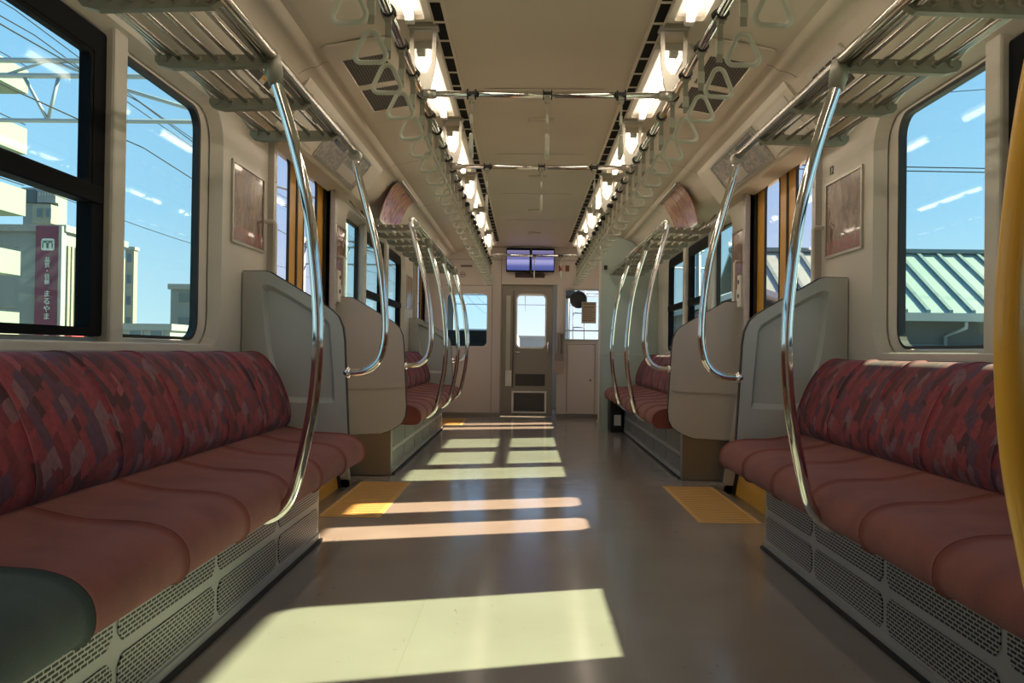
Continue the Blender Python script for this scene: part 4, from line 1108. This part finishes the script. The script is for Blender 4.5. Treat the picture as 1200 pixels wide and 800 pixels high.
# overhead line gantries
M_gal = mat('galvanised_steel', (.30, .34, .37), .5, .3)
def gantry(Y, x0, x1, label):
    r = empty('catenary_gantry', ((x0 + x1) / 2, Y, GZ), label, 'catenary gantry', 'overhead line gantries')
    z1, z0 = 6.40, 6.10
    mb = MB(); mb.tube([(x0, Y, z1), (x1, Y, z1)], .055, 8); mb.tube([(x0, Y, z0), (x1, Y, z0)], .055, 8)
    x = x0
    k = 0
    while x < x1 - .9:
        mb.tube([(x, Y, z1 if k % 2 else z0), (x + .9, Y, z0 if k % 2 else z1)], .03, 6); x += .9; k += 1
    mb.build('truss_beam', M_gal, r)
    MB().tube([(x0, Y, 5.22), (x1, Y, 5.22)], .045, 8).build('lower_pipe', M_gal, r)
    mb = MB(); mb.tube([(-8.9, Y, z0), (-5.8, Y, 5.22)], .04, 6); mb.tube([(-9.3, Y, 6.1), (-9.5, Y, 5.22)], .035, 6); mb.tube([(-10, Y, 6.1), (-9.5, Y, 5.22)], .035, 6); mb.build('brace', M_gal, r)
    for x in (x0 + .3, x1 - .3): MB().tube([(x, Y, GZ), (x, Y, 6.6)], .13, 12).build('post', M_gal, r)
    mb = MB()
    for zz, rr in ((5.10, .04), (5.02, .10), (4.97, .04), (4.90, .10), (4.85, .04), (4.78, .09), (4.7, .03)): mb.tube([(-8.55, Y, zz + .02), (-8.55, Y, zz - .02)], rr, 10)
    mb.tube([(-8.55, Y, 5.2), (-8.55, Y, 4.65)], .025, 8); mb.build('insulator', M_owh, r)
    return r
gantry(16.5, -14, -3.4, 'steel overhead line gantry crossing the left windows')
gantry(44, -12, 9, 'distant steel overhead line gantry seen through the cab windows')
def wire(pts, label, r=.012):
    o = MB().tube(pts, r, 5).build('overhead_wire', M_dark); tag(o, label, 'wire', 'overhead wires'); return o
def sag(x, z, y0, y1, s=.35, n=10): return [(x, y0 + (y1 - y0) * i / n, z - s * 4 * (i / n) * (1 - i / n)) for i in range(n + 1)]
for k, (x, z) in enumerate(((-3.9, 4.6), (-4.0, 5.5), (-7.6, 4.7), (-7.7, 5.6), (-9.8, 6.9), (-10.2, 7.4), (-12.5, 5.0))):
    wire(sag(x, z, -4, 16.5, .25) + sag(x, z, 16.5, 44, .35)[1:] + sag(x, z, 44, 90, .4)[1:], 'thin overhead wire beyond the left windows, %s from the train' % ORD[k] if k else 'thin overhead wire beyond the left windows, nearest to the train')
for k, (px, py, Y) in enumerate(((1056, 193, 26), )):
    for j, dz in enumerate((0, -.12)):
        z = D(px, py, Y)[1] + dz
        wire([(6, Y, z - .05), (14, Y, z - .12), (24, Y, z + .02)], '%s power line across the near right window' % ['upper', 'lower'][j], .018)
wire([(10, 30, D(1100, 105, 30)[1] - .5), (18, 30, D(1100, 100, 30)[1]), (26, 30, 11.0)], 'thin line high in the near right window', .014)

# metal roofed building on the right
M_roof = noisy(mat('pale_green_metal_roof', (.30, .375, .345), .45, .2), .5, .06)
M_seam = mat('roof_seam_blue_grey', (.13, .19, .20), .5)
Yr, Ye = 30.0, 26.2
zr = D(1100, 297.5, Yr)[1]; ze = D(1100, 367, Ye)[1]
rx0, rx1 = 7.0, 34.0
r = empty('metal_roof_building', ((rx0 + rx1) / 2, Yr, GZ), 'long building with a pale green seamed metal roof outside the right windows', 'building')
mb = MB(); mb.plate([(Ye - .1, ze), (Yr, zr), (Yr + 3.9, ze), (Yr + 3.9, ze - .12), (Yr, zr - .14), (Ye - .1, ze - .14)], [], lambda u, v, d: (d, u, v), rx0, rx1); mb.build('roof', M_roof, r)
mb = MB(); x = rx0 + .3
while x < rx1:
    mb.plate([(Ye - .1, ze), (Yr, zr), (Yr, zr + .09), (Ye - .1, ze + .09)], [], lambda u, v, d: (d, u, v), x, x + .12); x += .68
mb.build('roof_seams', M_seam, r)
MB().box(rx0, rx1, Yr - .18, Yr + .18, zr - .02, zr + .12).build('ridge_cap', M_seam, r)
MB().box(rx0, rx1, Ye - .28, Ye - .1, ze - .26, ze - .02).build('gutter', M_owh, r)
MB().box(rx0 + .4, rx1, Ye + .6, Yr + 3.2, GZ, ze + .05).build('walls', em('brown_grey_siding', (.13, .13, .125)), r)
mb = MB()
for x in (13.2, 17.0, 20.5): mb.tube([(x, Ye - .2, ze - .2), (x, Ye - .2, ze - .45), (x - .3, Ye + .45, ze - .7), (x - .3, Ye + .45, GZ)], .06, 8)
mb.build('downpipe', M_owh, r)
mb = MB(); mb.plate([(Ye - 3.2, ze - 1.5), (Ye + .6, ze - .95), (Ye + .6, ze - 1.05), (Ye - 3.2, ze - 1.6)], [], lambda u, v, d: (d, u, v), rx0, rx1); mb.build('lean_to_roof', em('lean_to_grey_green', (.30, .36, .35)), r)
MB().box(rx0, rx1, Ye - 3.0, Ye + .5, GZ, ze - 1.6).build('lean_to_wall', em('lean_to_wall_grey', (.25, .27, .25)), r)
# buildings closer to the track seen through the right door
r = empty('station_shed', (5.5, 24, GZ), 'pale station shed seen through the right door glass', 'building')
MB().box(4.2, 6.6, 21, 34, GZ, 1.9).build('walls', em('shed_pale_wall', (.30, .30, .33)), r)
mb = MB(); mb.plate([(3.7, 1.9), (5.4, 2.5), (7.1, 1.9), (7.1, 1.78), (5.4, 2.36), (3.7, 1.78)], [], lambda u, v, d: (u, d, v), 20.6, 34.4); mb.build('roof', em('shed_roof_grey_blue', (.36, .38, .42)), r)
for y in (22, 25, 28):
    f = MB().box(4.15, 4.22, y, y + 1.1, .5, 1.4).build('window', M_winb, r); MB().box(4.13, 4.16, y + .5, y + .6, .5, 1.4).build('mullion', M_owh, f)
r = empty('platform_fence', (3.6, 40, GZ), 'pale lineside railing beyond the cab windows', 'fence')
mb = MB()
for z in (-.1, .4, .9): mb.tube([(2.6, 16, z), (2.6, 75, z)], .03, 6)
mb.build('rails', M_owh, r)
y = 16
for k in range(20):
    MB().tube([(2.6, y, GZ), (2.6, y, 1.0)], .04, 6).build('post', M_owh, r); y += 3
tower('far_house', 540, 575, 386, 130, 8, M_conc, 'low pale house on the skyline through the left cab window', 1, 3)
tower('far_station', 606, 642, 394, 150, 8, M_conc2, 'low grey station roofline through the cab door window', 0)
for k, x in enumerate((-1.8, 2.2)):
    o = MB().tube([(x, 60 + k * 6, GZ), (x, 60 + k * 6, 9)], .14, 8).build('line_pole', M_gal); tag(o, '%s utility pole seen down the line through the cab windows' % ['left', 'right'][k], 'pole', 'poles down the line')

gantry(26, -6.5, 3.4, 'steel overhead line gantry nearest beyond the cab windows')
gantry(80, -12, 12, 'farthest overhead line gantry down the line')
for k, (x, z) in enumerate(((-.2, 4.6), (-.2, 5.4), (1.6, 4.8), (2.4, 4.6), (-1.8, 4.9))):
    wire(sag(x, z, 13, 26, .2) + sag(x, z, 26, 44, .3)[1:] + sag(x, z, 44, 80, .5)[1:], 'thin overhead wire above the track ahead, %s from the left' % ['third', 'third', 'fourth', 'fifth', 'second'][k], .014)
t = empty('signal_mast', (1.35, 30, GZ), 'slim signal mast seen through the right cab window', 'signal')
MB().tube([(1.35, 30, GZ), (1.35, 30, 4.2)], .09, 10).build('mast', M_gal, t)
MB().box(1.1, 1.6, 29.8, 29.95, 2.7, 4.1, .08).build('signal_head', M_dark, t)
mb = MB()
for k in range(9): mb.tube([(1.55, 30, -.8 + .5 * k), (1.95, 30, -.8 + .5 * k)], .025, 6)
mb.tube([(1.55, 30, GZ), (1.55, 30, 3.4)], .025, 6); mb.tube([(1.95, 30, GZ), (1.95, 30, 3.4)], .025, 6); mb.build('ladder', M_gal, t)
t = empty('train_ahead', (-1.6, 70, GZ), 'pale train car standing on the neighbouring track far ahead', 'train')
MB().box(-3.6, -.8, 70, 88, GZ + 1, GZ + 3.6, .2).build('car_body', mat('train_body', (.5, .53, .56), .3), t)
MB().box(-3.3, -1.1, 69.9, 70.05, GZ + 2.1, GZ + 3.1, .05).build('windscreen', M_winb, t)
MB().box(-3.4, -1.0, 70.5, 87.5, GZ, GZ + 1).build('bogies', M_rubber, t)

# ------------------------------------------------------------------ light
w = bpy.data.worlds.new('world'); scn.world = w; w.use_nodes = True; nt = w.node_tree; nt.nodes.clear()
wo = nt.nodes.new('ShaderNodeOutputWorld'); bg = nt.nodes.new('ShaderNodeBackground'); tc = nt.nodes.new('ShaderNodeTexCoord'); sp = nt.nodes.new('ShaderNodeSeparateXYZ')
cr = nt.nodes.new('ShaderNodeValToRGB'); nt.links.new(tc.outputs['Generated'], sp.inputs[0]); nt.links.new(sp.outputs['Z'], cr.inputs[0])
el = cr.color_ramp.elements
el[0].position = 0; el[0].color = (.80, .88, .98, 1); el[1].position = 1; el[1].color = (.16, .34, .72, 1)
for p, c in ((.04, (.68, .82, .98)), (.15, (.46, .69, .98)), (.40, (.30, .55, .92))):
    q = el.new(p); q.color = (*c, 1)
nt.links.new(cr.outputs[0], bg.inputs[0]); bg.inputs[1].default_value = .70; nt.links.new(bg.outputs[0], wo.inputs[0])
sd = bpy.data.lights.new('sun', 'SUN'); sun = bpy.data.objects.new('sun', sd); COL.objects.link(sun)
sd.energy = 13.5; sd.angle = math.radians(.7); sd.color = (1.0, .83, .53)
dv = Vector((-1, -.29, -.78)).normalized()
sun.rotation_euler = dv.to_track_quat('-Z', 'Y').to_euler(); sun.location = (30, 10, 25)

scn.view_settings.view_transform = 'Standard'; scn.view_settings.look = 'None'; scn.view_settings.gamma = 1.0
scn.view_settings.exposure = 0.95; scn.view_settings.use_curve_mapping = False
scn.cycles.max_bounces = 10; scn.cycles.diffuse_bounces = 6; scn.cycles.glossy_bounces = 5; scn.cycles.transparent_max_bounces = 16
scn.cycles.sample_clamp_indirect = 6.0
